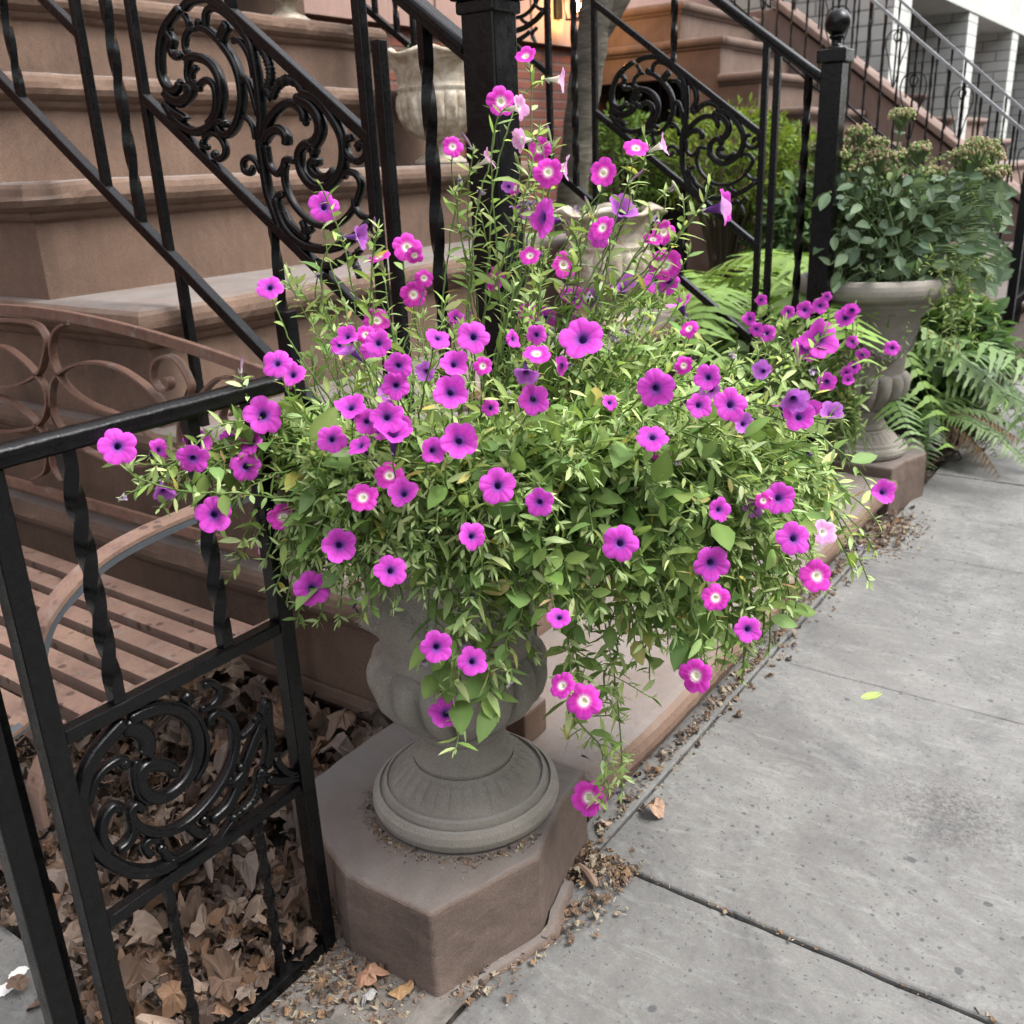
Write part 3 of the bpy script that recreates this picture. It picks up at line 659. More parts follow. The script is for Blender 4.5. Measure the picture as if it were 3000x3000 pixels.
b.add(V, [(i*n+j, i*n+(j+1) % n, (i+1)*n+(j+1) % n, (i+1)*n+j) for i in range(len(xs)-1) for j in range(n)]+[tuple(range(n)), tuple(range((len(xs)-1)*n, len(xs)*n))[::-1]])
b.build('top_rail', M['iron'], gt, smooth=True)
for x in (.583, .761):
    b = MB(); b.bar((x, GY, .656), (x, GY, 1.001), .0175, .0175, (1, 0, 0), 2*math.pi*1.25, 120); b.build('twisted_baluster', M['iron'], gt, smooth=True)
for x in (.599, .767):
    b = MB(); b.bar((x, GY, .03), (x, GY, .340), .0125, .0125, (1, 0, 0), 2*math.pi*1.5, 40, wob=.3); b.build('baluster', M['iron'], gt)
GT = [
 (78, [(650,235),(560,330),(470,440),(410,560),(378,700),(385,850),(425,980),(485,1065),(570,1130),(680,1178),(800,1185),(900,1155),(970,1110)]),
 (95, [(640,280),(720,290),(780,340),(790,410),(770,455)]),
 (46, [(425,760),(450,650),(510,555),(590,495),(650,480),(640,525)]),
 (74, [(670,235),(760,190),(860,160),(965,165),(1045,215),(1095,300),(1108,410),(1080,530),(1005,640),(905,712),(820,715),(765,670),(745,600),(775,530),(850,510),(930,525),(958,565)]),
 (34, [(730,160),(850,128),(960,130),(1060,165),(1130,250),(1165,380),(1150,510),(1085,620)]),
 (48, [(730,480),(715,560),(725,650),(755,720),(830,750)]),
 (52, [(1180,270),(1190,210),(1250,185),(1315,230),(1345,340),(1330,470),(1275,600),(1180,740),(1060,860),(950,925),(850,940),(760,915),(700,860),(690,800),(720,765),(762,800)]),
 (46, [(1120,165),(1190,145),(1238,90),(1238,30),(1190,0),(1140,20)]),
 (60, [(1040,85),(1060,130)]),
 (70, [(1540,95),(1520,220),(1465,360),(1415,490),(1375,620),(1300,770),(1190,870)]),
 (40, [(1490,210),(1440,290),(1375,345)]), (60, [(1470,200),(1480,250)]),
 (58, [(1540,540),(1560,400),(1550,250),(1545,120)]),
 (64, [(1545,600),(1610,610),(1690,600),(1760,580)]), (55, [(1590,470),(1650,550),(1740,580)]),
 (56, [(560,1070),(505,960),(520,850),(570,780),(620,780)]),
 (56, [(600,1060),(670,1000),(705,920),(690,830)]),
 (44, [(820,1090),(780,1040),(800,990),(880,985)]),
 (52, [(880,1030),(940,1100),(1040,1065),(1130,1000),(1190,940)]),
 (64, [(1040,880),(1110,940),(1170,930)]), (60, [(1310,640),(1360,600),(1420,520)]),
 (30, [(1240,1000),(1300,900),(1400,780)]),
]
GTR = [(72, [(1500,560),(1480,680),(1420,780),(1310,860)])]
gu = .4658*1.33/2800; gp = lambda P: [ony(60+.4658*u, 2000+.4658*v, GY)[[0, 2]] for u, v in P]
b = MB()
for wd, P in GT: b.scroll(gp(P), wd*gu*1.25, lambda a, c: (a, GY, c), (0, 1, 0), .009 if wd < 50 else .012)
for wd, P in GTR: b.scroll(gp(P), wd*gu, lambda a, c: (a, GY, c), (0, 1, 0), .010, ribs=1)
for u, v, r in ((1040,90,46),(650,510,40),(955,560,44),(1150,860,40),(1310,610,42),(1380,530,40),(880,1040,36),(1510,560,48),(620,790,34)):
    x, z = gp([(u, v)])[0]; b.ball((x, GY, z), r*gu, 12, 10, (1, 1.1, 1))
b.build('scroll_casting', M['iron'], gt, smooth=True)
b = MB(); b.box((.402, 1.066, 0), (.432, 1.096, 1.03)); tag(b.build('gate_post', M['iron'], bev=.003), 'black iron post left of the scroll gate, nearer the camera', 'post')
b = MB(); b.box((.452, 1.150, 0), (.476, 1.176, 1.0)); tag(b.build('gate_post', M['iron'], bev=.002), 'slim dark iron post seen between the gate and its front post', 'post')
b = MB(); b.box((.93, 1.34, .0), (.955, 1.365, .95)); 
sy = float(onx(868, 1200, 1.42)[1]); b2 = MB(); b2.box((1.405, sy-.018, .411), (1.44, sy+.018, 1.02)); tag(b2.build('railing_stay', M['greyiron2'] if 'greyiron2' in M else M['iron'], bev=.003), 'blue-grey iron upright behind the top of the gate stile', 'post')

# ---------------- bench ----------------
bn = thing('iron_bench', (1.0, 2.3, 0), 'rusty pink iron bench with looping back in the fenced yard', 'bench')
def strap(b, P2, to3, nrm, th, dep, step=6):
    C = np.array([to3(*p) for p in catmull(P2, step)]); T = np.gradient(C, axis=0); T /= np.linalg.norm(T, axis=1, keepdims=True)
    N = np.array(nrm, float); A = np.cross(T, N); k = len(C); V = []
    for i in range(k):
        for sa, sn in ((-1, -1), (1, -1), (1, 1), (-1, 1)): V.append(C[i]+A[i]*th/2*sa+N*dep/2*sn)
    b.add(V, [(i*4+j, i*4+(j+1) % 4, (i+1)*4+(j+1) % 4, (i+1)*4+j) for i in range(k-1) for j in range(4)]+[(3, 2, 1, 0), tuple((k-1)*4+j for j in range(4))])
BX = 1.27; bp = lambda P: [onx(.41408*u, 850+.41408*v, BX)[1:] for u, v in P]; t3 = lambda a, c: (BX, a, c)
BT = [
 [(-200,190),(0,210),(120,215),(235,232),(300,280),(338,370),(320,480),(285,580),(200,640),(100,675),(0,692),(-200,690)],
 [(460,240),(400,290),(372,400),(392,520),(450,640),(540,735),(650,805),(780,860),(900,905),(1000,975),(1110,1060),(1230,1150),(1290,1220)],
 [(-200,380),(0,395),(90,430),(190,510),(270,600),(328,700),(345,800),(320,900),(250,965),(130,990),(0,1002),(-200,1000)],
 [(-200,720),(0,752),(100,795),(180,855),(262,935),(340,1060),(345,1200),(320,1290),(240,1330)],
 [(600,1110),(470,1010),(385,880),(372,760),(385,650),(445,575),(560,520),(700,512),(840,550),(960,620),(1060,700),(1150,790),(1200,880),(1130,915),(1040,915),(900,910)],
 [(365,800),(395,900),(455,1000),(550,1085),(660,1150),(790,1210),(900,1240),(1050,1235),(1180,1190),(1200,1240),(1190,1360),(1230,1500)],
 [(1240,900),(1350,720),(1335,620),(1270,510),(1195,465),(1120,490),(1090,560),(1100,650),(1150,710),(1202,690),(1205,640),(1170,625)],
 [(450,1350),(395,1270),(372,1170),(368,1060)],
 [(1350,700),(1290,900),(1280,1060),(1300,1200),(1280,1400),(1200,1560)],
 [(1600,960),(1578,890),(1600,820),(1650,810),(1668,850),(1640,880)],
 [(1640,620),(1560,620),(1480,680),(1420,760)],
]
b = MB()
for P in BT: strap(b, bp(P), t3, (1, 0, 0), .0062, .020)
b.build('back_scrollwork', M['rust_back'], bn)
b = MB(); top = [onx(x, y, BX)[1:] for x, y in ((-240,905),(0,906),(166,922),(331,955),(497,1000),(621,1040),(770,1093),(850,1125))]
strap(b, top, t3, (1, 0, 0), .026, .014, 8); b.build('top_rail', M['rust_back'], bn, bev=.002)
b = MB(); b.box((BX-.006, 1.60, .495), (BX+.006, 3.4, .522)); b.build('lower_back_rail', M['rust_back'], bn, bev=.001)
b = MB(); b.box((BX-.006, 1.585, .0), (BX+.012, 1.612, .93)); b.build('back_post', M['rust'], bn)
for x in np.linspace(1.185, .735, 7):
    b = MB(); b.add([(X_, y_, z_) for y_ in (1.60, 3.4) for X_, z_ in ((x+.024, .340), (x+.024, .356), (x-.024, .356), (x-.024, .326), (x-.019, .326), (x-.019, .340))], [(i, (i+1) % 6, 6+(i+1) % 6, 6+i) for i in range(6)]+[(5, 4, 3, 2, 1, 0), (6, 7, 8, 9, 10, 11)]); b.build('seat_slat', M['rust'], bn, bev=.001)
rim = [(1.262, .352), (1.0, .352), (.80, .350), (.715, .330), (.668, .275), (.66, .20)]
b = MB(); strap(b, rim, lambda a, c: (a, 1.575, c), (0, 1, 0), .012, .048); b.build('seat_end_rail', M['rust'], bn, bev=.002)
AY = 1.60; am = [ony(*p, AY)[[0, 2]] for p in ((760,1425),(660,1458),(570,1495),(430,1555),(300,1628),(200,1718),(120,1830),(88,1950),(80,2090))]+[(.60, .36), (.63, .18), (.61, .0)]
am = [(BX, am[0][1])]+am
b = MB(); strap(b, am, lambda a, c: (a, AY, c), (0, 1, 0), .008, .046, 8); armo = b.build('arm', M['rust'], bn, bev=.001)
M['edge'] = plain('worn_dark_edge', (.055, .062, .070), .5, .4, bs=.2)
am2 = [(p[0]+ (.003 if i > 5 else 0), p[1]-.0115) if i < 7 else (p[0]+.0115, p[1]) for i, p in enumerate(am)]
b = MB(); strap(b, am2, lambda a, c: (a, AY-.013, c), (0, 1, 0), .0135, .018, 8); b.build('arm_edge', M['edge'], armo)

# ---------------- urns ----------------
def big_urn(c, z0, label):
    t = thing('stone_urn', (c[0], c[1], z0), label, 'urn'); cc = (c[0], c[1], z0)
    def rel(r, z, th):
        # raised leaf ring on the foot
        s = math.sin(15*th); e = math.exp(-((z-.078)/.016)**2)
        r2 = r+e*(.0060*(abs(s)**.5)-.003+.0020*math.sin(90*th+z*500)); return r2, z
    b = MB(); b.lathe([(.165, 0), (.172, .008), (.176, .022), (.173, .036), (.165, .043), (.161, .0445), (.160, .040), (.157, .0395), (.155, .046), (.152, .054), (.146, .057), (.144, .052), (.140, .0525), (.130, .064), (.112, .082), (.102, .089), (.100, .095), (.093, .100)], cc, 300, rel, 6); b.build('foot', M['cast'], t, smooth=True)
    b = MB(); b.lathe([(.0915, .0985), (.094, .108), (.088, .118), (.081, .124), (.078, .140), (.079, .155), (.086, .163), (.087, .172), (.080, .178), (.082, .19)], cc, 96, None, 5); b.build('neck', M['cast'], t, smooth=True)
    def gad(r, z, th):
        u = (z-.178)/(.320-.178); e = max(0, math.sin(math.pi*min(1, max(0, u*1.02))))**.5
        lobe = abs(math.cos(8*th))**.6; return r-.024*e*(1-lobe)+.010*e*math.sqrt(lobe), z+(.006*(lobe-.6) if z > .295 else 0)
    b = MB(); b.lathe([(.074, .178), (.090, .184), (.108, .196), (.128, .215), (.145, .240), (.154, .268), (.156, .290), (.151, .308), (.140, .318), (.132, .321)], cc, 256, gad, 7); b.build('gadroon_bowl', M['cast'], t, smooth=True)
    def sw(r, z, th):
        ph = (th*4/(2*math.pi)) % 1; zc = .475-.085*math.sin(math.pi*ph)**.8
        dd = (z-zc)/.016; e = math.exp(-dd*dd) if .36 < z < .53 else 0
        k = .015*e*(1+.5*math.sin(62*th+9*math.sin(z*160))*math.cos(z*340+th*20))
        # rosette in the middle of each swag
        ax = (ph-.5)*2*math.pi/4*r; az = z-.392; q = math.hypot(ax, az)
        if q < .034: k += .018*(1-(q/.034)**2)*(.6+.4*math.cos(6*math.atan2(az, ax)))
        ax2 = min(ph, 1-ph)*2*math.pi/4*r; az = z-.495; q = math.hypot(ax2, az)
        if q < .028: k += .016*(1-(q/.028)**2)*(.6+.4*math.cos(7*math.atan2(az, ax2)))
        return r+k, z
    b = MB(); b.lathe([(.134, .316), (.135, .34), (.139, .40), (.150, .46), (.172, .52), (.200, .565), (.214, .585)], cc, 420, sw, 12); b.build('body', M['cast'], t, smooth=True)
    b = MB(); b.lathe([(.212, .583), (.226, .586), (.230, .594), (.230, .602), (.245, .605), (.256, .610), (.272, .618), (.281, .634), (.283, .652), (.280, .668), (.270, .680), (.257, .684), (.246, .680), (.240, .664), (.234, .62)], cc, 128, None, 4); b.build('rim', M['cast'], t, smooth=True)
    b = MB(); b.lathe([(.001, .648), (.1, .652), (.238, .644)][::-1], cc, 40, None, 3); b.build('soil', M['dirt'], t)
    return t
big_urn(PC1, .1738, 'large grey cast-stone urn in front holding the pink petunias')
big_urn((3.755, 1.01), .1738, 'large grey cast-stone urn by the ball-topped post, planted with broad green leaves')
def white_urn_mesh():
    b = MB()
    def f(r, z, th):
        if .10 < z < .265:
            u = (z-.10)/.165; e = math.sin(math.pi*u)**.6; lobe = abs(math.cos(9*th))**.4; return r-.017*e*(1-lobe)+.003*e*math.sin(18*th+z*30), z
        if z > .36:
            k = (z-.36)/.06; wv = math.cos(6*th); return r+.010*k*wv, z-.012*k*(1+wv)*.9
        return r, z
    b.lathe([(.088, 0), (.092, .006), (.090, .016), (.080, .022), (.076, .028), (.060, .036), (.040, .050), (.034, .066), (.036, .082), (.046, .090), (.060, .098), (.090, .112), (.120, .140), (.137, .175), (.143, .215), (.141, .250), (.134, .268), (.137, .276), (.139, .284), (.134, .290), (.131, .298), (.134, .33), (.145, .365), (.160, .392), (.174, .405), (.180, .414), (.179, .424), (.168, .430), (.156, .424), (.140, .39), (.12, .34), (.05, .335), (.001, .335)], (0, 0, 0), 216, f, 4); b.v[0][:, :2] *= 1.16
    return b.mesh('body', M['wurn'], True)
WU = white_urn_mesh()
def leaf_tuft(b, c, n, r, h, L, colr):
    for i in range(n):
        a = rng.uniform(0, 2*math.pi); q = r*math.sqrt(rng.uniform()); hh = h*rng.uniform(.3, 1)
        p0 = np.array([c[0]+q*math.cos(a), c[1]+q*math.sin(a), c[2]]); tip = p0+np.array([math.cos(a)*.4*hh, math.sin(a)*.4*hh, hh])
        b.tube([p0, (p0+tip)/2+rng.normal(0, .004, 3), tip], .0016, 4, np.array(colr)*.8)
        for j in range(10):
            t = rng.uniform(.2, 1); p = p0+(tip-p0)*t; d = rng.normal(size=3); d[2] = abs(d[2])*.6; d /= np.linalg.norm(d); s = np.cross(d, rng.normal(size=3)); s /= np.linalg.norm(s); l = L*rng.uniform(.6, 1.2)
            b.add([p, p+d*l*.5+s*l*.22, p+d*l, p+d*l*.5-s*l*.22], [(0, 1, 2, 3)], np.array(colr)*rng.uniform(.7, 1.3))
for (x, y, z, lab, lab2) in ((3.23, 2.63, 1.306, 'weathered white urn standing on the stoop beside the newel, behind the railing', 'small green succulents growing in the white urn beside the newel'),
                    (3.23, 1.85, .711, 'weathered white urn mostly hidden behind the petunias on a lower step', 'sparse dark greenery in the half hidden white urn'),
                    (3.23, 3.44, 1.901, 'white urn whose foot alone shows on the upper step at the top edge', 'thin trailing greenery from the urn at the top edge')):
    t = thing('white_urn', (x, y, z), lab, 'urn'); addmesh('body', WU, t, (x, y, z))
    b = MB(); b.lathe([(.001, .376), (.13, .37)][::-1], (x, y, z), 24, None, 2); b.build('soil', M['dirt'], t)
    b = MB(); leaf_tuft(b, (x, y, z+.375), 26, .12, .07, .022, (.10, .17, .07))
    o = b.build('succulent_plant', M['leaf'], usecol=True); tag(o, lab2, 'plant')
# ---------------- leaves and flowers ----------------
def norm(v): return v/max(1e-9, np.linalg.norm(v))
LT = np.array([(0, 0, 0), (.22, 1, .75), (.22, 0, 0), (.22, -1, .75), (.5, 1, 1), (.5, 0, 0), (.5, -1, 1), (.8, 1, .58), (.8, 0, 0), (.8, -1, .58), (1, 0, 0)])
LF = [(0, 2, 1), (0, 3, 2), (1, 2, 5, 4), (2, 3, 6, 5), (4, 5, 8, 7), (5, 6, 9, 8), (7, 8, 10), (8, 9, 10)]
def leaf(b, p, d, n, L, W, c, curl=.25, fold=.25, mi=0):
    d = norm(d); s = norm(np.cross(d, n)); n = np.cross(s, d)
    t = LT[:, 0]; w_ = LT[:, 1]*LT[:, 2]*W*L/2
    V = p+np.outer(t*L, d)+np.outer(w_, s)+np.outer(np.abs(w_)*fold-curl*L*t*t, n)
    cc = np.repeat(np.asarray(c, float)[None], 11, 0); cc[[0, 2, 5, 8]] *= 1.14
    b.add(V, LF, cc, mi)
def flower_mesh(kind, seed):
    q = np.random.default_rng(seed); b = MB(); n = 60; th = np.arange(n)*2*math.pi/n
    rs = [(.018, -.34), (.05, -.20), (.078, -.09), (.095, -.03), (.118, -.004), (.17, .018), (.24, .032), (.32, .040), (.40, .036), (.46, .022), (.5, .0)]
    dn = np.abs(((th/(2*math.pi)*5) % 1)-.5)*2      # 1 at notch, 0 at lobe centre... notch where dn = 1
    notch = np.exp(-((1-dn)/.20)**2); mid = np.exp(-(dn/.14)**2)
    amp = 1+.05*q.uniform(-1, 1, 5); lob = amp[(np.floor(th/(2*math.pi)*5+1e-6).astype(int)) % 5]
    lob = np.convolve(np.r_[lob[-3:], lob, lob[:3]], np.ones(7)/7, 'valid')
    ph = q.uniform(0, 6, 4); V = []; C = []
    cup = q.uniform(-.03, .12)+(.14 if kind in 'PB' else 0); fold = q.normal(0, .065, 5)[(np.floor(th/(2*math.pi)*5+1e-6).astype(int)) % 5]; fold = np.convolve(np.r_[fold[-4:], fold, fold[:4]], np.ones(9)/9, 'valid')
    if kind in 'WP': rs = [(r, z*.35 if r < .12 else z) for r, z in rs]
    P = dict(D=((.075, .045, .20), (.20, .05, .32), (.58, .050, .50), (.64, .080, .58)), W=((.74, .76, .50), (.86, .84, .78), (.60, .032, .42), (.66, .06, .52)),
             P=((.70, .70, .55), (.80, .74, .74), (.70, .30, .60), (.76, .38, .68)), B=((.08, .03, .16), (.20, .06, .30), (.40, .10, .50), (.48, .15, .58)))[kind]
    for i, (r, z) in enumerate(rs):
        k = (r/.5)**1.6 if r > .1 else 0
        rr = r*(1+k*(lob-1))*(1-k*(.20*dn**3.2+.02*mid*(kind != 'D')))
        zz = z+k*(.045*np.sin(2*th+ph[0])+.030*np.sin(3*th+ph[1])+.010*np.sin(13*th+ph[2])+cup+fold-.035*dn**2)-.010*mid*min(1, r/.25)*(r > .1)
        V.append(np.column_stack([rr*np.cos(th), rr*np.sin(th), zz]))
        if r <= .08: c = np.array(P[0])
        elif r <= .12: c = np.array(P[1])
        else: f = min(1, (r-.12)/(.14 if kind == 'D' else .07)); c = np.array(P[1])*(1-f)*.9+np.array(P[2])*f if r < .34 else np.array(P[3])
        cc = np.repeat(c[None], n, 0)
        if r > .12 and kind != 'X':
            vein = 1-.22*mid-.13*np.maximum(0, np.sin(25*th+q.uniform(-.3, .3)))**4*(1 if r < .42 else .5); cc = cc*vein[:, None]
        if r >= .49: cc = cc*1.10
        C.append(cc)
    k = len(rs); f = [((i+1)*n+j, (i+1)*n+(j+1) % n, i*n+(j+1) % n, i*n+j) for i in range(k-1) for j in range(n)]+[tuple(range(n))]
    b.add(np.concatenate(V), f, np.concatenate(C))
    tc = {'D': (.13, .045, .22), 'W': (.62, .60, .44), 'P': (.78, .78, .62), 'B': (.20, .08, .32)}[kind]
    m_ = 12; th2 = np.arange(m_)*2*math.pi/m_; V = []; C = []
    for j, (r, z) in enumerate([(.185, .006), (.142, -.05), (.112, -.15), (.082, -.30), (.058, -.45), (.042, -.58)]):
        V.append(np.column_stack([r*np.cos(th2), r*np.sin(th2), np.full(m_, z-.008)])); C.append(np.repeat((np.array(tc)*(1-.07*j)+(np.array(P[3])*.25 if j == 0 else 0))[None], m_, 0))
    b.add(np.concatenate(V), [(i*m_+j, (i+1)*m_+j, (i+1)*m_+(j+1) % m_, i*m_+(j+1) % m_) for i in range(5) for j in range(m_)], np.concatenate(C))
    for a in range(5):
        an = a*2*math.pi/5+.3; d = np.array([math.cos(an)*.55, math.sin(an)*.55, .85])
        leaf(b, np.array([0, 0, -.60]), d, np.array([math.cos(an), math.sin(an), -.5]), .30, .26, (.17, .27, .08), -.12, .1)
    b.ball((0, 0, -.61), .045, 8, 6, color=(.17, .27, .08))
    return b.mesh('flower', M['petal'], True, True)
FM = {k: [flower_mesh(k, 100*i+ord(k)) for i in range(5 if k in 'DW' else 2)] for k in 'DWPB'}
def withered_mesh(seed):
    q = np.random.default_rng(seed); b = MB()
    b.tube(catmull([(0, 0, -.6), (.02, 0, -.3), (.06, .02, 0)], 4), np.linspace(.04, .07, 9), 8, (.30, .26, .24) if seed % 2 else (.14, .09, .20))
    for i in range(7):
        d = q.normal(size=3); d[2] = abs(d[2])*.6; leaf(b, np.array([.05, .02, 0.]), d, q.normal(size=3), .30*q.uniform(.7, 1.2), .7, np.array([(.05, .035, .09), (.18, .15, .22), (.42, .38, .40)][i % 3])*q.uniform(.7, 1.2), q.uniform(-.6, .6), .6)
    for a in range(5):
        an = a*1.257; leaf(b, np.array([0, 0, -.6]), np.array([math.cos(an)*.6, math.sin(an)*.6, .8]), np.array([math.cos(an), math.sin(an), -.5]), .30, .24, (.17, .27, .08), -.1, .1)
    return b.mesh('withered_flower', M['petal'], True, True)
WM = [withered_mesh(s) for s in (1, 2, 3)]
def bud_mesh(c1, c2):
    b = MB(); P = [(0, 0, -.6), (.01, 0, -.3), (.02, 0, 0), (.05, 0, .28), (.06, 0, .36)]
    b.tube(P, [.035, .045, .075, .05, .01], 8, c1); b.c[-1][8:24] = c2
    for a in range(5):
        an = a*1.257; leaf(b, np.array([0, 0, -.6]), np.array([math.cos(an)*.4, math.sin(an)*.4, .9]), np.array([math.cos(an), math.sin(an), -.5]), .32, .22, (.20, .30, .09), -.1, .1)
    return b.mesh('bud', M['petal'], True, True)
BM = [bud_mesh((.13, .05, .14), (.20, .13, .16)), bud_mesh((.50, .52, .34), (.30, .38, .14)), bud_mesh((.16, .06, .18), (.25, .30, .14))]

# position in photo units /1932, diameter, kind, facing sideways/upwards, optional mode
FL = [(992,107,44,'W',-.35,.25),(1055,150,46,'P',.9,-.1),(945,192,54,'W',0,0),(978,203,46,'P',.6,-.1),(854,277,40,'W',0,.1),(921,301,40,'P',.85,.35),
(986,264,46,'P',-.75,-.1),(1018,282,44,'W',.1,0),(1034,325,54,'W',-.05,.05),(1064,316,46,'P',.75,0),(1139,326,50,'W',-.1,.35),(1200,280,44,'W',.05,.75),
(1247,275,42,'P',.8,.45),(972,355,28,'W',-.6,.3),(987,388,46,'B',-.2,-.7),(1025,410,72,'D',-.55,.25),(1137,430,46,'W',0,.1),(1172,402,62,'B',.15,.82),
(1361,392,66,'D',.85,.15),(611,391,54,'D',.05,.1),(674,447,46,'B',.85,.1),(509,543,46,'D',.1,.5),(768,467,54,'W',.2,.35),(716,486,42,'W',-.2,.88),
(800,525,36,'W',0,.2),(780,556,46,'W',.2,.2),(1252,438,48,'W',.4,.1),(1063,500,54,'W',.25,.1),(931,529,46,'W',-.5,.2),(1000,483,40,'W',-.2,.5),
(1256,500,60,'W',.2,.1),(1238,530,48,'D',-.1,.4),(1078,563,56,'D',0,.4),(1174,545,50,'B',-.1,.88),(995,590,38,'W',-.4,.2),(1284,577,48,'D',-.3,.75),
(1099,640,78,'D',-.1,.4),(711,605,50,'W',0,.55),(656,636,40,'D',0,.1),(714,648,50,'D',-.1,.2),(664,662,48,'B',-.3,.7),(752,690,52,'D',0,.1),
(747,728,52,'D',0,-.45),(826,638,48,'D',.4,.75),(893,636,58,'D',-.1,.35),(856,688,54,'D',0,.6),(911,691,36,'W',0,.3),(850,741,62,'D',-.1,.2),
(1012,668,52,'W',.1,.5),(993,702,46,'B',.1,-.85),(1006,754,54,'D',0,.1),(1238,733,70,'D',0,.05),(1336,712,50,'D',-.1,.1),(1378,764,62,'D',.45,.35),
(1318,765,46,'D',.5,.3),(1231,825,62,'D',.3,.45),(1497,752,58,'B',.2,-.6),(1507,787,54,'D',0,.35),(1567,783,46,'B',.55,.6),(1543,640,70,'D',.65,.2),
(1520,655,52,'D',-.1,-.5),(523,686,58,'D',-.25,.35,'F'),(553,708,46,'D',.1,.45),(497,784,70,'D',0,.05,'F'),(662,770,56,'D',-.15,.3),(730,787,66,'D',0,.25),
(692,796,50,'D',.1,.2),(742,822,74,'D',.05,.9),(680,842,50,'D',-.4,.6),(626,829,54,'D',.2,.3),(816,850,52,'D',.55,.15),(866,832,64,'D',.2,.2),
(222,842,68,'D',0,.1,1.04),(300,850,42,'D',.5,.3,1.14),(374,834,50,'D',.3,.5,1.10),(364,865,58,'D',0,-.35,1.03),(438,826,42,'D',0,-.5,1.13),(476,836,46,'D',-.2,.3,1.05),
(463,881,54,'D',-.1,.15,1.05),(308,925,40,'B',.3,-.85,1.06),(404,971,68,'D',0,.05,1.03),(535,976,60,'W',0,.05,'F'),(573,893,72,'D',0,.1),(640,1029,66,'D',.05,.1),
(589,1110,68,'D',0,.1),(737,1077,56,'D',.45,.15),(939,917,68,'D',0,.1),(1018,947,56,'D',-.05,.05),(890,1012,50,'D',-.1,.2),(1170,1025,66,'D',0,.1),
(1341,1062,62,'D',0,.05),(1350,1128,54,'W',.35,.2),(685,939,58,'W',.05,.3),(735,898,54,'W',-.1,.4),(762,932,58,'D',.1,.45),(511,1040,50,'P',-.75,-.35),
(1055,1165,44,'D',0,.25),(823,1221,60,'D',0,.05),(891,1248,54,'D',.35,.1),(841,1346,64,'D',0,.25),(1061,1294,54,'W',-.35,.25),(1102,1323,68,'W',0,.25),
(1111,1505,66,'W',0,.05),(1313,1275,60,'W',-.35,.1),(1410,1187,46,'D',.4,.1),(1469,940,56,'D',.3,.15),(1440,945,34,'W',-.1,.4),(1497,1016,64,'D',.35,.2),
(1552,1004,46,'P',.6,.35),(1541,1087,58,'W',.6,.1),(1665,929,50,'D',.75,.25),(1356,962,46,'D',.6,.2)]
HH = np.array([math.cos(YAW), math.sin(YAW), 0]); URN = np.array([1.17, .985, .84])
def atplane(px, py, off, c=URN):
    d = ray(px, py); t = ((c-CAM)@HH-off)/(d@HH); return CAM+d*t
def dome(px, py):
    return .37*math.sqrt(max(0, 1-((px-1450)/1050)**2-((py-1480)/930)**2)) if py > 900 else .33*math.sqrt(max(0, 1-((px-1450)/1050)**2-(580/930)**2))*max(0, 1-(900-py)/250)
def bez(P0, P1, P2, P3, n):
    t = np.linspace(0, 1, n)[:, None]; return (1-t)**3*P0+3*(1-t)**2*t*P1+3*(1-t)*t*t*P2+t**3*P3
GREENS = [(.31, .42, .165), (.36, .47, .21), (.23, .34, .115), (.42, .51, .26), (.165, .265, .08)]
def stem_path(T, q, c=URN, endd=None):
    v = T-c; hd = v.copy(); hd[2] = 0; r = np.linalg.norm(hd); hd = norm(hd+rng.normal(0, .05, 3)*np.array([1, 1, 0]))
    P0 = c+hd*q.uniform(.02, .16)+np.array([0, 0, -.02])
    if T[2] < c[2]+.10 and r > .16:
        dr = c[2]-T[2]; P1 = c+hd*min(.27, r)+np.array([0, 0, q.uniform(.08, .2)]); P2 = T+np.array([0, 0, max(.03, (dr+.10)*.55)])-hd*(.07 if dr < .25 else -.01)+q.normal(0, .02, 3)
    else:
        P1 = P0+hd*.5*r*q.uniform(.2, .6)+np.array([0, 0, max(.05, (T[2]-c[2])*.45)]); P2 = T-(endd if endd is not None else np.array([0, 0, 1.]))*.10+q.normal(0, .015, 3)
    n = max(8, int(np.linalg.norm(T-P0)/.012)+6)
    P = bez(P0, P1, P2, T, n); P[1:-1] += np.cumsum(q.normal(0, .0021, (n-2, 3)), 0)*np.linspace(0, 1, n-2)[:, None]*np.linspace(1, 0, n-2)[:, None]*3
    return P
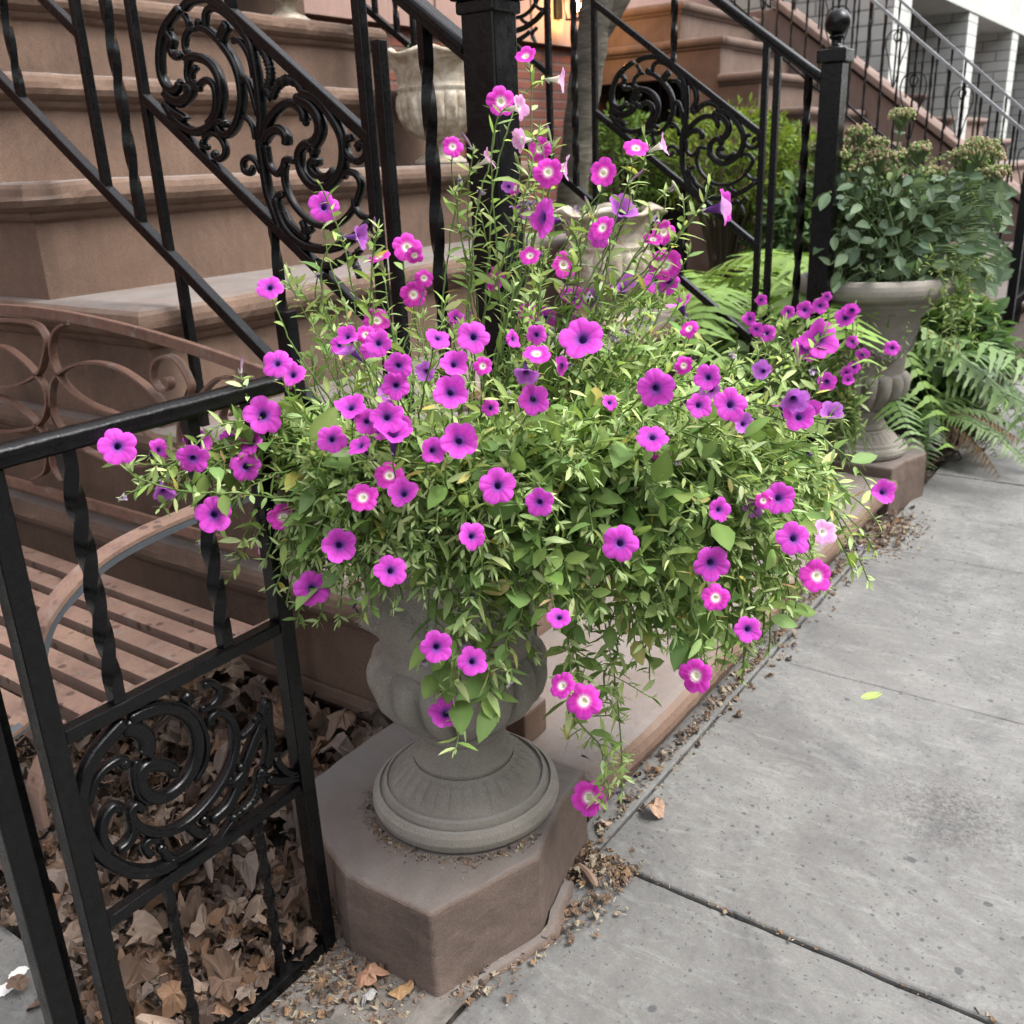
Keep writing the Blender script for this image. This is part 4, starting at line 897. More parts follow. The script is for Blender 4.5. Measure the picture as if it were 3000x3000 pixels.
def leafy(b, P, q, big=0, start=.25, dens=1.0, scale=1.0, hue=1.0, tipbr=True, nar=.82):
    L = np.linalg.norm(np.diff(P, axis=0), axis=1); s = np.r_[0, np.cumsum(L)]; tot = s[-1]; x = tot*start; az = q.uniform(0, 6.28)
    while x < tot*.985:
        i = min(len(P)-2, int(np.searchsorted(s, x))-1); i = max(i, 0); f = (x-s[i])/max(L[i], 1e-6); p = P[i]+(P[i+1]-P[i])*f; T = norm(P[i+1]-P[i])
        u = norm(np.cross(T, [.3, .2, .9])); v = np.cross(T, u); az += 2.4
        out = u*math.cos(az)+v*math.sin(az); d = out+T*q.uniform(.1, .9)+np.array([0, 0, q.uniform(-.1, .35)])
        tt = x/tot
        if q.uniform() < big*(1.15-tt*.6): ll, ww = q.uniform(.028, .052), q.uniform(.48, .68); c = np.array(GREENS[2 if q.uniform() < .5 else 4])*q.uniform(.7, 1.1)
        else: ll, ww = q.uniform(.018, .038)*(1.15-.3*tt), q.uniform(.22, .44)*nar; c = np.array(GREENS[q.integers(5)])*q.uniform(.85, 1.2)
        if q.uniform() < .035: c = np.array([(.46, .42, .12), (.34, .24, .12), (.50, .47, .2)][q.integers(3)])
        ll *= q.uniform(.75, 1.25); nn = np.array([0, 0, 1.])+q.normal(0, .5, 3)
        leaf(b, p, d, nn, ll*scale, ww, c*hue*np.array([q.uniform(.9, 1.1), 1, q.uniform(.8, 1.1)]), q.uniform(.0, .45), q.uniform(.1, .4))
        x += q.uniform(.005, .014)*scale/dens
    if tipbr:
        p = P[-1]; T = norm(P[-1]-P[-2])
        for k in range(q.integers(3, 7)):
            d = T+q.normal(0, .65, 3); leaf(b, p-T*q.uniform(0, .008), d, np.array([0, 0, 1.])+q.normal(0, .5, 3), q.uniform(.010, .022)*scale, q.uniform(.18, .32), np.array(GREENS[1])*hue*q.uniform(.8, 1.05), q.uniform(-.2, .4), .2)
def place(parent, me, p, n, size, q, nm):
    o = bpy.data.objects.new(nm, me); col.objects.link(o)
    z = Vector(n); rot = z.to_track_quat('Z', 'Y').to_matrix() @ Matrix.Rotation(q.uniform(0, 6.28), 3, 'Z')
    mw = Matrix.Translation(Vector(p)) @ rot.to_4x4() @ Matrix.Scale(size, 4)
    o.parent = parent; o.matrix_parent_inverse = Matrix.Translation(-Vector(parent.location)); o.matrix_basis = mw
    return o
pt = thing('petunia_plant', tuple(URN), 'huge bushy petunia covered in magenta and pink flowers in the front urn', 'flowering plant')
fol, stm = MB(), MB(); q = np.random.default_rng(5)
nfl = 0
VPTS = []
for pts_ in ([(1130,1080,.24),(1100,1150,.24),(1072,1215,.22),(1092,1268,.20),(1070,1330,.19),(1100,1372,.18),(1132,1408,.17),(1140,1450,.17),(1150,1488,.17)],
             [(1180,1120,.24),(1150,1180,.22),(1165,1230,.2),(1140,1270,.19),(1145,1320,.185)],
             [(890,1060,.33),(905,1120,.33),(870,1170,.325),(845,1230,.32),(852,1290,.31),(880,1330,.305)],
             [(960,1080,.32),(985,1150,.31),(955,1210,.31),(930,1270,.305),(905,1325,.30)]):
    Pv = catmull([atplane(x*1.5528, y*1.5528, of) for x, y, of in pts_], 12); VPTS += list(Pv[12:])
    stm.tube(Pv, .0017, 5, (.2, .3, .1)); leafy(fol, Pv, q, big=.5, start=.02, dens=1.0, scale=1.05); fr_ = pts_[0][2] > .3
    for k in range(6, len(Pv), 9 if fr_ else 5):
        e = Pv[k]+q.normal(0, .03, 3)*np.array([1, 1, .6])+HH*-.01; Sx = bez(Pv[k], Pv[k]+(e-Pv[k])*.4+np.array([0, 0, .01]), e-np.array([0, 0, .01]), e, 7); stm.tube(Sx, .001, 4, (.2, .3, .1)); leafy(fol, Sx, q, start=.3, dens=1.1)
for it in FL:
    x, y, dm, kd, fx, fy = it[:6]; px, py = x*1.5528, y*1.5528; md = it[6] if len(it) > 6 else None
    if md == 'F': P = atplane(px, py, .225)
    elif md is not None: P = ony(px, py, md)
    else:
        of = dome(px, py)*q.uniform(.95, 1.06)+.03+q.normal(0, .01)
        if py < 950: of = q.uniform(-.10, .10)
        if px < 900: of = min(of, .10)
        P = atplane(px, py, of)
    v = norm(CAM-P); rt = norm(np.cross(-v, [0, 0, 1])); up = np.cross(rt, -v)
    if kd == 'P': fx *= 1.15
    fx += q.normal(0, .17); fy += q.normal(0, .15)
    n = norm(v*math.sqrt(max(.02, 1-fx*fx-fy*fy))+rt*fx+up*fy)
    size = dm*1.5528/FPX*((P-CAM)@cf)*1.05*q.uniform(.93, 1.07)
    me = FM[kd][q.integers(len(FM[kd]))]
    o = place(pt, me, P, n, size, q, 'flower')

    nfl += 1
    base = P-n*size*.66
    if y > 1180 and x < 1200:
        d_ = [np.linalg.norm(v_-base) for v_ in VPTS]; v_ = VPTS[int(np.argmin(d_))]
        Sx = bez(v_, v_+(base-v_)*.3+np.array([0, 0, .01]), base-n*.015, base, 8); stm.tube(Sx, .0011, 5, (.2, .3, .1)); leafy(fol, Sx, q, start=.2); continue
    Sx = stem_path(base, q, endd=norm(n+np.array([0, 0, .8])))
    stm.tube(Sx, np.linspace(.0021, .0010, len(Sx)), 5, (.16, .24, .08)); leafy(fol, Sx, q, big=.12 if py > 1300 and px > 1300 else .03, start=.3 if py > 1000 else .5, dens=.9 if py > 1000 else .36)
    stm.tube([Sx[-1], P-n*size*.55], .0009, 5, (.2, .3, .1))
PXY = [((500,760),(640,735),(900,770),(990,600),(1290,590),(1320,700),(1480,640),(1560,760),(1580,880),(1610,980),(1560,1090),(1480,1190),(1390,1270),(1220,1240),(1090,1190),(1000,1150),(900,1150),(800,1130),(680,1120),(570,1140),(500,1050),(500,900))]
def inpoly(x, y, P):
    c = False; j = len(P)-1
    for i in range(len(P)):
        if (P[i][1] > y) != (P[j][1] > y) and x < (P[j][0]-P[i][0])*(y-P[i][1])/(P[j][1]-P[i][1])+P[i][0]: c = not c
        j = i
    return c
cnt = 0
while cnt < 540:
    x, y = q.uniform(450, 1650), q.uniform(560, 1320)
    if not inpoly(x, y, PXY[0]): continue
    if y < 800 and q.uniform() < .6: continue
    px, py = x*1.5528, y*1.5528; dmx = dome(px, py)
    of = dmx-abs(q.normal(0, .10)) if q.uniform() < .75 else q.uniform(-.22, dmx)
    if 870 < px < 1500 and 1400 < py < 1850: of = dmx-abs(q.normal(0, .03))
    if px < 860: of = min(of, .11) if py < 1500 else .22+q.uniform(-.01, .05)
    if py < 1150: of = q.uniform(-.15, .10)
    T = atplane(px, py, of)
    rr = np.linalg.norm((T-URN)[:2])
    if T[2] < .84 and rr < .285: continue
    Sx = stem_path(T, q); stm.tube(Sx[len(Sx)//4:], .0013, 4, (.15, .23, .07))
    bigp = .50 if (1450 < px < 2150 and 1480 < py < 2000) else (.16 if py > 1250 else .04)
    leafy(fol, Sx, q, big=bigp, start=.25, dens=1.05, scale=1.0, hue=.92 if bigp > .5 else 1.0); cnt += 1
for k in range(105):
    x, y = (q.uniform(960, 1300), q.uniform(430, 660)) if k < 75 else (q.uniform(570, 860), q.uniform(560, 740))
    if x > 1030 and y < 540: x, y = q.uniform(930, 1300), q.uniform(545, 690)
    T = atplane(x*1.5528, y*1.5528, q.uniform(-.10, .12)); Sx = stem_path(T, q); stm.tube(Sx[len(Sx)//3:], .0012, 4, (.2, .3, .1)); leafy(fol, Sx, q, big=.05, start=.5, dens=.8, scale=1.0)
# long sprays that stick out beyond the mass
for (x, y, of) in [(600,345,0),(545,505,.02),(600,520,.0),(1020,235,0),(1215,255,0),(1335,345,.02),(1300,470,0),(715,430,.05),(630,580,.05),(1140,590,.05),(870,610,.05),(775,660,.05),(1320,640,.05),
                   (1560,620,.05),(1480,610,.05),(1430,660,.05),(1590,790,.1),(1600,930,.1),(1655,985,.12),(1650,1040,.12),(1640,1100,.1),(1590,1000,.1),(1610,1080,.1),(1560,1110,.1),(1450,1230,.15),(1400,1290,.15),(1380,1240,.15),(1330,1290,.15),(1225,1270,.2),(1200,1250,.2),(1290,1230,.2),(1500,1150,.1),
                   
                   (930,1330,.3),(820,1300,.3),(870,1300,.3),(980,1200,.27),(930,1200,.27),(860,1210,.28),(880,1180,.28),(1000,1160,.25),(940,1160,.27),(1010,1240,.25),
                   (390,1020,.22),(440,1050,.22),(430,1100,.22),(520,1110,.23),(560,1180,.25),(600,1175,.28),(640,1170,.30),(700,1150,.32),(760,1130,.33),(480,1020,.22),(540,1140,.24),(690,1170,.32),(500,1060,.23),(600,1130,.28),(660,1120,.3),(580,1090,.27),(550,1050,.25),(620,1080,.28),(740,1150,.33),(800,1140,.33)]:
    P = atplane(x*1.5528, y*1.5528, of+q.normal(0, .012)); Sx = stem_path(P, q, endd=norm(np.array([0, 0, 1.])+q.normal(0, .3, 3)))
    stm.tube(Sx, .0013, 5, (.16, .24, .08)); leafy(fol, Sx, q, big=.5 if (y > 1150 and x > 800) else .02, start=.45, dens=1.1 if y > 1150 else 1.0)
for (x, y, Y) in [(240,880,1.06),(270,900,1.1),(330,870,1.12),(350,930,1.14),(400,900,1.12),(430,930,1.13),(380,950,1.14),(300,960,1.06),(450,950,1.13),(470,900,1.14),(410,860,1.14),(440,890,1.12),(340,900,1.13),(460,860,1.12),(420,940,1.15),(370,920,1.14),(445,915,1.16),(400,930,1.16)]:
    P = ony(x*1.5528, y*1.5528, Y); Sx = stem_path(P, q); stm.tube(Sx, .0012, 4, (.15, .23, .07)); leafy(fol, Sx, q, big=.3, start=.5, dens=1.0, hue=.85)
for i, (x, y, of) in enumerate([(375,1028,.12),(233,940,.12),(905,362,0),(867,342,0),(880,432,0),(1000,385,.03),(1090,395,.03),(1235,415,.03),(1270,355,.03),(1160,640,.1),(1180,625,.1),(600,520,.03),(845,905,.28),(815,910,.28),(755,985,.28),(960,745,.15),(790,700,.15),(1185,820,.25),(1380,670,.1),(1535,700,.1),(1525,855,.1),(1620,1030,.12),(900,1125,.3),(870,1220,.32),(800,1250,.32),(960,1290,.3),(1085,1145,.25),(1150,1210,.2),(1095,1350,.18),(1165,1495,.18),(1280,870,.25),(885,880,.25),(540,1085,.15),(515,1095,.15),(670,1145,.2),(660,790,.15),(1020,480,.03),(1110,560,.05)]):
    P = atplane(x*1.5528, y*1.5528, of); n = norm(CAM-P+q.normal(0, .9, 3)); place(pt, WM[i % 3], P, n, .026, q, 'withered_flower'); Sx = stem_path(P-n*.017, q); stm.tube(Sx, .0012, 4, (.16, .24, .08)); leafy(fol, Sx[len(Sx)//2:], q, start=.3)
for i, (x, y, of) in enumerate([(706,425,.02),(540,512,.02),(1108,385,.03),(1205,330,.02),(1275,355,.03),(885,600,.08),(1180,625,.1),(620,860,.2),(1075,430,.03),(455,685,.2),(975,300,0),(1035,250,0),(880,262,0),(1505,660,.1),(1150,640,.1),(1290,760,.2),(890,650,.1),(775,690,.1)]):
    P = atplane(x*1.5528, y*1.5528, of); n = norm(np.array([0, 0, 1.])+q.normal(0, .5, 3)); place(pt, BM[i % 3], P, n, .035, q, 'bud'); Sx = stem_path(P-n*.02, q); stm.tube(Sx, .0012, 4, (.16, .24, .08)); leafy(fol, Sx[len(Sx)//2:], q, start=.3)
fol.build('foliage', M['leaf'], pt, smooth=True, usecol=True); stm.build('stems', M['leaf'], pt, smooth=True, usecol=True)
eb = MB()
for it in FL[100:]:
    pass

# half hidden blooms deeper in the mass
small = MB()
for (x, y, dm) in [(960,352,24),(1030,600,40),(1130,447,40),(1096,602,36),(1290,690,34),(1475,765,40),(1532,770,36),(700,662,40),(640,652,34),(690,632,36),(735,745,40),(712,812,44),(760,802,40),(640,852,34),(880,832,40),(1247,848,44),(1402,800,40),(1342,735,40),(1422,958,36),(722,880,40),(1012,632,36),(968,640,34),(1262,532,44),(1232,452,36),(782,482,34),(1120,562,36),(860,600,30),(805,700,36),(1150,760,30),(1440,700,36),(1060,690,36),(925,770,32),(1300,620,34),(1560,720,34)]:
    px, py = x*1.5528, y*1.5528; P = atplane(px, py, (dome(px, py)*.85 if py > 950 else 0)+q.normal(0, .03)); v = norm(CAM-P+q.normal(0, .55, 3)+np.array([0, 0, .25])); kd = 'DDWB'[q.integers(4)]; me = FM[kd][q.integers(2)]
    sz = dm*1.5528/FPX*((P-CAM)@cf)*1.1; Rm = np.array((Vector(v).to_track_quat('Z', 'Y').to_matrix() @ Matrix.Rotation(q.uniform(0, 6), 3, 'Z')))
    V = np.array([w_.co[:] for w_ in me.vertices])@Rm.T*sz+P; cc = np.zeros(len(V)*4); me.color_attributes['Col'].data.foreach_get('color', cc)
    small.v.append(V); small.c.append(cc.reshape(-1, 4)[:, :3]); small.f += [tuple(int(i)+small.n for i in p_.vertices) for p_ in me.polygons]; small.m += [0]*len(me.polygons); small.n += len(V)
tag(small.build('half_hidden_flowers', M['petal'], pt, smooth=True, usecol=True), kind='stuff')
# petunias by the second urn
C2 = np.array([3.30, .93, .32]); p2 = thing('petunia_plant', tuple(C2), 'smaller petunia with tiny magenta flowers in front of the second urn', 'flowering plant')
fol, stm = MB(), MB()
def at2(x, y, of=0, c=C2): return atplane(x*1.5528, y*1.5528, of, c)
for (x, y, dm) in [(1415,601,26),(1436,566,22),(1427,621,26),(1447,629,32),(1487,589,24),(1518,585,32),(1547,577,30),(1608,585,30),(1595,600,38),(1608,645,24),(1628,669,26),(1597,703,22),(1611,693,24),(1600,717,22),(1683,657,28),(1560,560,18)]:
    P = at2(x, y, .08+q.normal(0, .02)); v = norm(CAM-P+q.normal(0, .5, 3)); place(p2, FM['D'][q.integers(5)], P, v, dm*1.5528/FPX*((P-CAM)@cf)*1.05, q, 'flower')
    T = P-v*.03; S_ = bez(C2+q.normal(0, .05, 3), C2+(T-C2)*.4+np.array([0, 0, .1]), T-np.array([0, 0, .06]), T, 14); stm.tube(S_, .0018, 4, (.13, .2, .06)); leafy(fol, S_, q, dens=.7, scale=1.25, hue=.8)
for i in range(110):
    x, y = q.normal(1530, 65), q.normal(700, 75)
    if not (1400 < x < 1660 and 575 < y < 800): continue
    if x > 1560 and y > 690: continue
    T = at2(x, y, q.uniform(-.1, .1)); S_ = bez(C2+q.normal(0, .04, 3), C2+(T-C2)*.4+np.array([0, 0, .1]), T+np.array([0, 0, -.05]), T, 14); stm.tube(S_, .0015, 4, (.13, .2, .06)); leafy(fol, S_, q, big=.2, dens=.8, scale=1.3, hue=.72)
fol.build('foliage', M['leaf'], p2, usecol=True); stm.build('stems', M['leaf'], p2, usecol=True)

# ---------------- tall leafy plant in the second urn ----------------
C3 = np.array([3.755, 1.01, .83]); sd_ = thing('stonecrop_plant', tuple(C3), 'tall stonecrop with broad blue-green leaves and faded tan flower heads in the second urn', 'flowering plant')
fol, stm = MB(), MB(); BG = [(.075, .115, .065), (.095, .14, .08), (.06, .10, .05), (.12, .165, .10)]
heads = [(1700,222,34),(1598,285,44),(1565,262,30),(1640,318,36),(1688,330,44),(1735,285,28),(1848,285,50),(1880,330,36),(1600,330,36),(1545,290,30),(1870,385,22),(1722,420,26),(1790,400,30),(1655,275,30),(1575,300,40),(1620,255,34),(1660,300,40),(1705,300,36),(1760,330,34),(1820,300,40),(1865,300,40),(1545,330,30),(1760,420,26),(1690,380,30),(1850,330,36),(1580,350,30)]
for (x, y, w_) in heads:
    T = at2(x, y, q.uniform(-.12, .16), C3); r = w_*1.5528/FPX*((T-CAM)@cf)*.75
    S_ = bez(C3+np.array([*q.uniform(-.13, .13, 2), 0]), C3+(T-C3)*.35+np.array([0, 0, .12]), T-np.array([0, 0, .15]), T, 16); stm.tube(S_, np.linspace(.005, .0035, 16), 6, (.12, .18, .08))
    hb = MB()
    for k in range(170):
        a, e = q.uniform(0, 6.28), math.sqrt(q.uniform()); p = T+np.array([math.cos(a)*e*r, math.sin(a)*e*r, r*.5*math.sqrt(1-e*e)+q.normal(0, .006)])
        hb.ball(p, q.uniform(.003, .007), 5, 3, color=np.array([(.40, .30, .20), (.46, .42, .28), (.26, .32, .14), (.20, .28, .10)][q.integers(4)])*q.uniform(.8, 1.2))
        if k % 5 == 0: hb.tube([T-np.array([0, 0, .05]), p], .0015, 3, (.15, .22, .09))
    hb.build('flower_head', M['leaf'], sd_, usecol=True)
    for k in range(5):
        t = q.integers(6, 15); p = S_[t]; d = np.array([*q.normal(0, 1, 2), .5]); leaf(fol, p, d, np.array([0, 0, 1.])+q.normal(0, .3, 3), q.uniform(.05, .09), .6, np.array(BG[q.integers(4)])*q.uniform(.8, 1.2), .3, .15)
heads = []
for i in range(620):
    x, y = q.uniform(1560, 1890), q.uniform(325, 535)
    T = at2(x, y, q.uniform(-.22, .26), C3)
    c0 = C3+np.array([*q.uniform(-.15, .15, 2), 0]); hd = norm((T-C3)*np.array([1, 1, 0])+1e-6); S_ = bez(c0, c0+np.array([0, 0, .1]), T-hd*.05+np.array([0, 0, .03]), T, 8); stm.tube(S_, .0028, 4, (.14, .2, .09))
    d = hd*q.uniform(.3, 1)+np.array([0, 0, q.uniform(-.9, .6)])+q.normal(0, .25, 3)
    leaf(fol, T, d, (CAM-T)*.6+np.array([0, 0, 1.])+q.normal(0, .5, 3), q.uniform(.038, .075), q.uniform(.40, .60), 1.15*np.array(BG[q.integers(4)])*q.uniform(.75, 1.3)*np.array([1, 1, q.uniform(.9, 1.2)]), q.uniform(-.1, .4), .2)
for i in range(60):
    x, y = q.uniform(1560, 1860), q.uniform(300, 400); T = at2(x, y, q.uniform(-.2, .2), C3)
    for k in range(14): p = T+q.normal(0, .025, 3); leaf(fol, p, q.normal(size=3), q.normal(size=3), .016, .5, np.array((.15, .22, .09))*q.uniform(.8, 1.3))
fol.build('foliage', M['leaf'], sd_, usecol=True); stm.build('stems', M['leaf'], sd_, usecol=True)
# trailing vine over the right of the second urn
vn = thing('trailing_vine', (3.9, .8, .82), 'wispy pale green vine trailing over the right of the second urn', 'plant'); fol, stm = MB(), MB()
for i in range(30):
    x, y = q.uniform(1760, 1880), q.uniform(490, 680)
    if i % 6 == 0: x, y = q.uniform(1620, 1800), q.uniform(520, 720)
    T = at2(x, y, q.uniform(.12, .34), C3); c0 = C3+norm((T-C3)*np.array([1, 1, 0]))*.2; S_ = bez(c0, c0+np.array([0, 0, .12])+norm((T-C3)*np.array([1, 1, 0]))*.1, T+np.array([0, 0, .08]), T, 16); stm.tube(S_, .0012, 4, (.16, .2, .09)); leafy(fol, S_, q, dens=.75, scale=1.1, hue=.75, start=.35)
fol.build('foliage', M['leaf'], vn, usecol=True); stm.build('stems', M['leaf'], vn, usecol=True)

# ---------------- ferns ----------------
def fern(x, y, z, n, L, label, c=(.075, .15, .03), aim=None, spread=1.0, dry=0, seed=0, droop=1.0):
    q = np.random.default_rng(seed); t = thing('fern', (x, y, z), label, 'fern', None); c0 = np.array([x, y, z])
    for i in range(n):
        a = q.uniform(0, 6.28) if aim is None else aim+q.normal(0, spread); l = L*q.uniform(.75, 1.15); h = np.array([math.cos(a), math.sin(a), 0])
        S_ = bez(c0, c0+h*l*.2+np.array([0, 0, l*.55]), c0+h*l*.7+np.array([0, 0, l*q.uniform(.35, .65)]), c0+h*l*q.uniform(.95, 1.1)+np.array([0, 0, l*(q.uniform(-.05, .35)-.45*(droop-1))]), 34)
        b = MB(); isdry = q.uniform() < dry; cc = np.array((.13, .085, .045) if isdry else c)*q.uniform(.75, 1.3)
        b.tube(S_, np.linspace(.003, .001, 34), 4, cc*.8); sd2 = norm(np.cross(h, [0, 0, 1.]))
        for k in range(6, 34):
            t_ = k/33; pl_ = l*.17*math.sin(math.pi*min(1, (t_-.1)*1.02))**.8 * (1.1-.25*t_); T = norm(S_[min(k+1, 33)]-S_[k-1])
            if pl_ < .006 or q.uniform() < .04: continue
            pl_ *= q.uniform(.8, 1.12)
            for s in (-1, 1):
                d = sd2*s+T*(.35+q.normal(0, .12))+np.array([0, 0, q.uniform(-.25, .1)])-(np.array([0, 0, 1.2]) if isdry else 0); nn = np.cross(T, sd2); nn = nn if nn[2] > 0 else -nn
                # serrated pinna made from little pairs
                d = norm(d); ww = norm(np.cross(d, nn)); m_ = 6; V = []
                for j in range(m_+1):
                    u = j/m_; wd = pl_*.13*(1-u*.85)*(1.25 if j % 2 else .75); p = S_[k]+d*pl_*u-nn*pl_*.25*u*u
                    V += [p+ww*wd, p-ww*wd]
                b.add(V, [(2*j, 2*j+2, 2*j+3, 2*j+1) for j in range(m_)], cc*q.uniform(.85, 1.15))
        b.build('frond', M['frond'], t, usecol=True)
    return t
fern(4.35, 1.75, .2, 20, 1.3, 'bright green fern behind the white half hidden urn', (.16, .26, .06), seed=1)
fern(4.6, 2.3, .2, 18, 1.3, 'yellow-green fern nearest the tree trunk', (.17, .26, .06), seed=2)
fern(4.25, 1.30, .1, 16, .95, 'fern just behind the twisted bars left of the ball-topped post', (.10, .175, .045), seed=3)
fern(5.3, 2.3, 0, 12, .9, 'dark fern deep in the bed between the stoops', (.055, .11, .03), seed=4)
fern(4.85, 1.08, .15, 18, .66, 'big arching fern hanging over the sidewalk right of the second urn', (.05, .10, .025), aim=-1.3, spread=1.0, seed=5, droop=1.35)
fern(4.40, .98, .02, 10, .55, 'half-dried brown fern drooping onto the sidewalk by the second plinth', (.07, .12, .03), aim=-1.3, spread=.6, dry=.5, seed=16, droop=1.15)
fern(4.6, .95, .0, 12, .5, 'low fern tucked under the right side of the second urn', (.06, .12, .03), seed=8)
# ---------------- shrubs in the bed ----------------
def shrub(c, R_, n, L, W, cols, label, nm, seed):
    q = np.random.default_rng(seed); t = thing(nm, (c[0], c[1], 0), label, 'shrub'); b, s = MB(), MB(); c = np.array(c)
    for i in range(n):
        d = q.normal(size=3); d /= np.linalg.norm(d); cl = np.sin(d@np.array([3, 5, 4.])*2+seed)*.12+.9; p = c+d*np.array(R_)*cl*q.uniform(.55, 1)**.5
        if p[2] < .02: continue
        for k in range(3):
            leaf(b, p+q.normal(0, L*.35, 3), d+q.normal(0, .7, 3)+np.array([0, 0, .3]), np.array([0, 0, 1.])+q.normal(0, .5, 3), L*q.uniform(.7, 1.3), W, np.array(cols[q.integers(len(cols))])*q.uniform(.7, 1.3))
        if i % 25 == 0: s.tube(bez(np.array([c[0], c[1], 0])+q.normal(0, .04, 3)*np.array([1, 1, 0]), c*np.array([1, 1, .4]), (c+p)/2, p, 10), .006, 5, (.09, .07, .05))
    b.build('foliage', M['leaf'], t, usecol=True); s.build('stems', M['dry'], t, usecol=True); return t
shrub(onx(2130, 470, 6.0), (.55, .5, .32), 1500, .05, .30, [(.12, .18, .025), (.09, .145, .025), (.14, .19, .03)], 'yellow-green feathery shrub behind the second scroll panel', 'shrub', 3)
shrub(onx(2290, 560, 6.4), (.5, .5, .42), 1300, .05, .34, [(.11, .17, .025), (.08, .135, .025)], 'yellow-green shrub left of the ball-topped post', 'shrub', 5)
shrub(onx(1830, 500, 5.6), (.30, .3, .38), 700, .05, .4, [(.06, .11, .025), (.09, .15, .03)], 'small dark green shrub right of the tree trunk', 'shrub', 4)
shrub(onx(2400, 740, 5.9), (.34, .40, .48), 1000, .075, .5, [(.075, .13, .05), (.095, .15, .065), (.055, .10, .04)], 'glossy broad-leaved shrub behind the ball-topped post', 'shrub', 6)
shrub(onx(2740, 1010, 5.0), (.34, .30, .28), 700, .08, .45, [(.05, .10, .03), (.07, .13, .035)], 'leafy dark shrub behind the right side of the second urn', 'shrub', 7)

# ---------------- litter ----------------
def dry_leaf(b, p, s, q, c, flat=.5):
    n = 22; th = np.arange(n)*2*math.pi/n; lob = (.55 if q.uniform() < .35 else .85)+.25*np.abs(np.cos(2.5*th+q.uniform(-.2, .2)))**1.5*q.uniform(.3, 1.4)+q.normal(0, .07, n)
    sx, sy = 1, q.uniform(.5, .9); r1 = np.column_stack([np.cos(th)*lob*sx, np.sin(th)*lob*sy]); r0 = r1*.5
    P2 = np.vstack([[[0, 0]], r0, r1]); k1, k2 = q.uniform(-1, 1, 2)*(1-flat)*2.1; z = k1*P2[:, 0]**2+k2*P2[:, 1]**2*1.2+.10*np.sin(P2[:, 0]*5+q.uniform(0, 6))+q.normal(0, .07, len(P2))
    V = np.column_stack([P2, z])*s/2; Rm = Matrix.Rotation(q.uniform(0, 6.28), 3, 'Z') @ Matrix.Rotation(q.normal(0, .5)*(1-flat), 3, 'X') @ Matrix.Rotation(q.normal(0, .4)*(1-flat), 3, 'Y')
    V = V@np.array(Rm).T; V[:, 2] -= min(V[:, 2].min(), 0); V += p
    f = [(0, 1+j, 1+(j+1) % n) for j in range(n)]+[(1+j, 1+n+j, 1+n+(j+1) % n, 1+(j+1) % n) for j in range(n)]
    cc = np.repeat(np.array(c)[None], len(V), 0)*q.uniform(.85, 1.15, (len(V), 1)); b.add(V, f, cc)
DC = [(.145, .098, .070), (.11, .072, .052), (.20, .148, .112), (.080, .054, .042), (.16, .095, .058), (.15, .115, .095)]
b = MB(); q = np.random.default_rng(21)
for i in range(3600):
    x, y = q.uniform(.50, 1.36), 1.085+1.5*q.uniform()**1.35
    if x < .555+.04*math.sin(y*9) and q.uniform() < .93: continue
    if x > .97 and y < 1.33: continue
    if x > 1.26: continue
    dry_leaf(b, np.array([x, y, q.uniform(-.02, .045)]), q.uniform(.010, .070)*q.uniform(.6, 1.1), q, np.array(DC[q.integers(6)])*q.uniform(.6, 1.15), .25)
for i in range(45):
    dry_leaf(b, np.array([q.uniform(.59, .95), q.uniform(1.12, 1.6), .05]), q.uniform(.05, .085), q, np.array(DC[q.integers(6)])*q.uniform(.8, 1.2), .2)
for i in range(300):
    dry_leaf(b, np.array([q.uniform(1.05, 1.34), q.uniform(1.28, 2.2), q.uniform(0, .10)]), q.uniform(.04, .1), q, np.array(DC[q.integers(6)])*.85, .35)
for i in range(1500):
    x, y = q.uniform(.56, 1.3), q.uniform(1.09, 2.2); a = q.uniform(0, 3.14); l = q.uniform(.004, .02); p = np.array([x, y, .045+q.uniform(-.03, .02)])
    b.tube([p, p+np.array([math.cos(a)*l, math.sin(a)*l, q.normal(0, .004)])], q.uniform(.0006, .002), 4, np.array(DC[q.integers(6)])*q.uniform(.5, 1.4))
tag(b.build('leaf_litter', M['dry'], usecol=True), 'deep brown dead leaves filling the yard behind the gate', 'dead leaves', kind='stuff')
b = MB()
def bit(x, y, z=.003, s=1):
    k = q.uniform(); c = np.array([(.15, .10, .07), (.10, .065, .045), (.26, .22, .16), (.06, .045, .035), (.19, .12, .07)][q.integers(5)])
    if k < .6:
        a = q.uniform(0, 3.14); l = q.uniform(.003, .014)*s; b.tube([(x, y, z), (x+math.cos(a)*l, y+math.sin(a)*l, z+q.uniform(0, .003))], q.uniform(.0006, .0016)*s, 4, c)
    elif k < .85: dry_leaf(b, np.array([x, y, z-.002]), q.uniform(.006, .022)*s, q, c, .4)
    else: b.ball((x, y, z), q.uniform(.0015, .004)*s, 6, 4, (1, 1, .7), c)
for i in range(1100):   # along the foot of the kerb
    t = q.uniform()**.9; x = 1.32+2.1*t; y = .815+abs(q.normal(0, .017)); bit(x, y)
for i in range(250): x = 1.5+2*q.uniform(); bit(x, .80-abs(q.normal(0, .03)), .002)
for i in range(1300):   # round the front plinth
    a = q.uniform(0, 1); 
    if a < .45: x, y = q.normal(1.30, .035), q.uniform(.70, .90)
    elif a < .75: t = q.uniform(); x, y = .90+.34*t, .85-.10*t-abs(q.normal(0, .035))
    else: x, y = q.uniform(.78, .90), q.uniform(.86, 1.10)
    if (x-1.17)**2+(y-1.02)**2 < .17**2: continue
    bit(x, y)
for i in range(600): x, y = q.uniform(.55, .91), q.uniform(.97, 1.09); bit(x, y, .006)
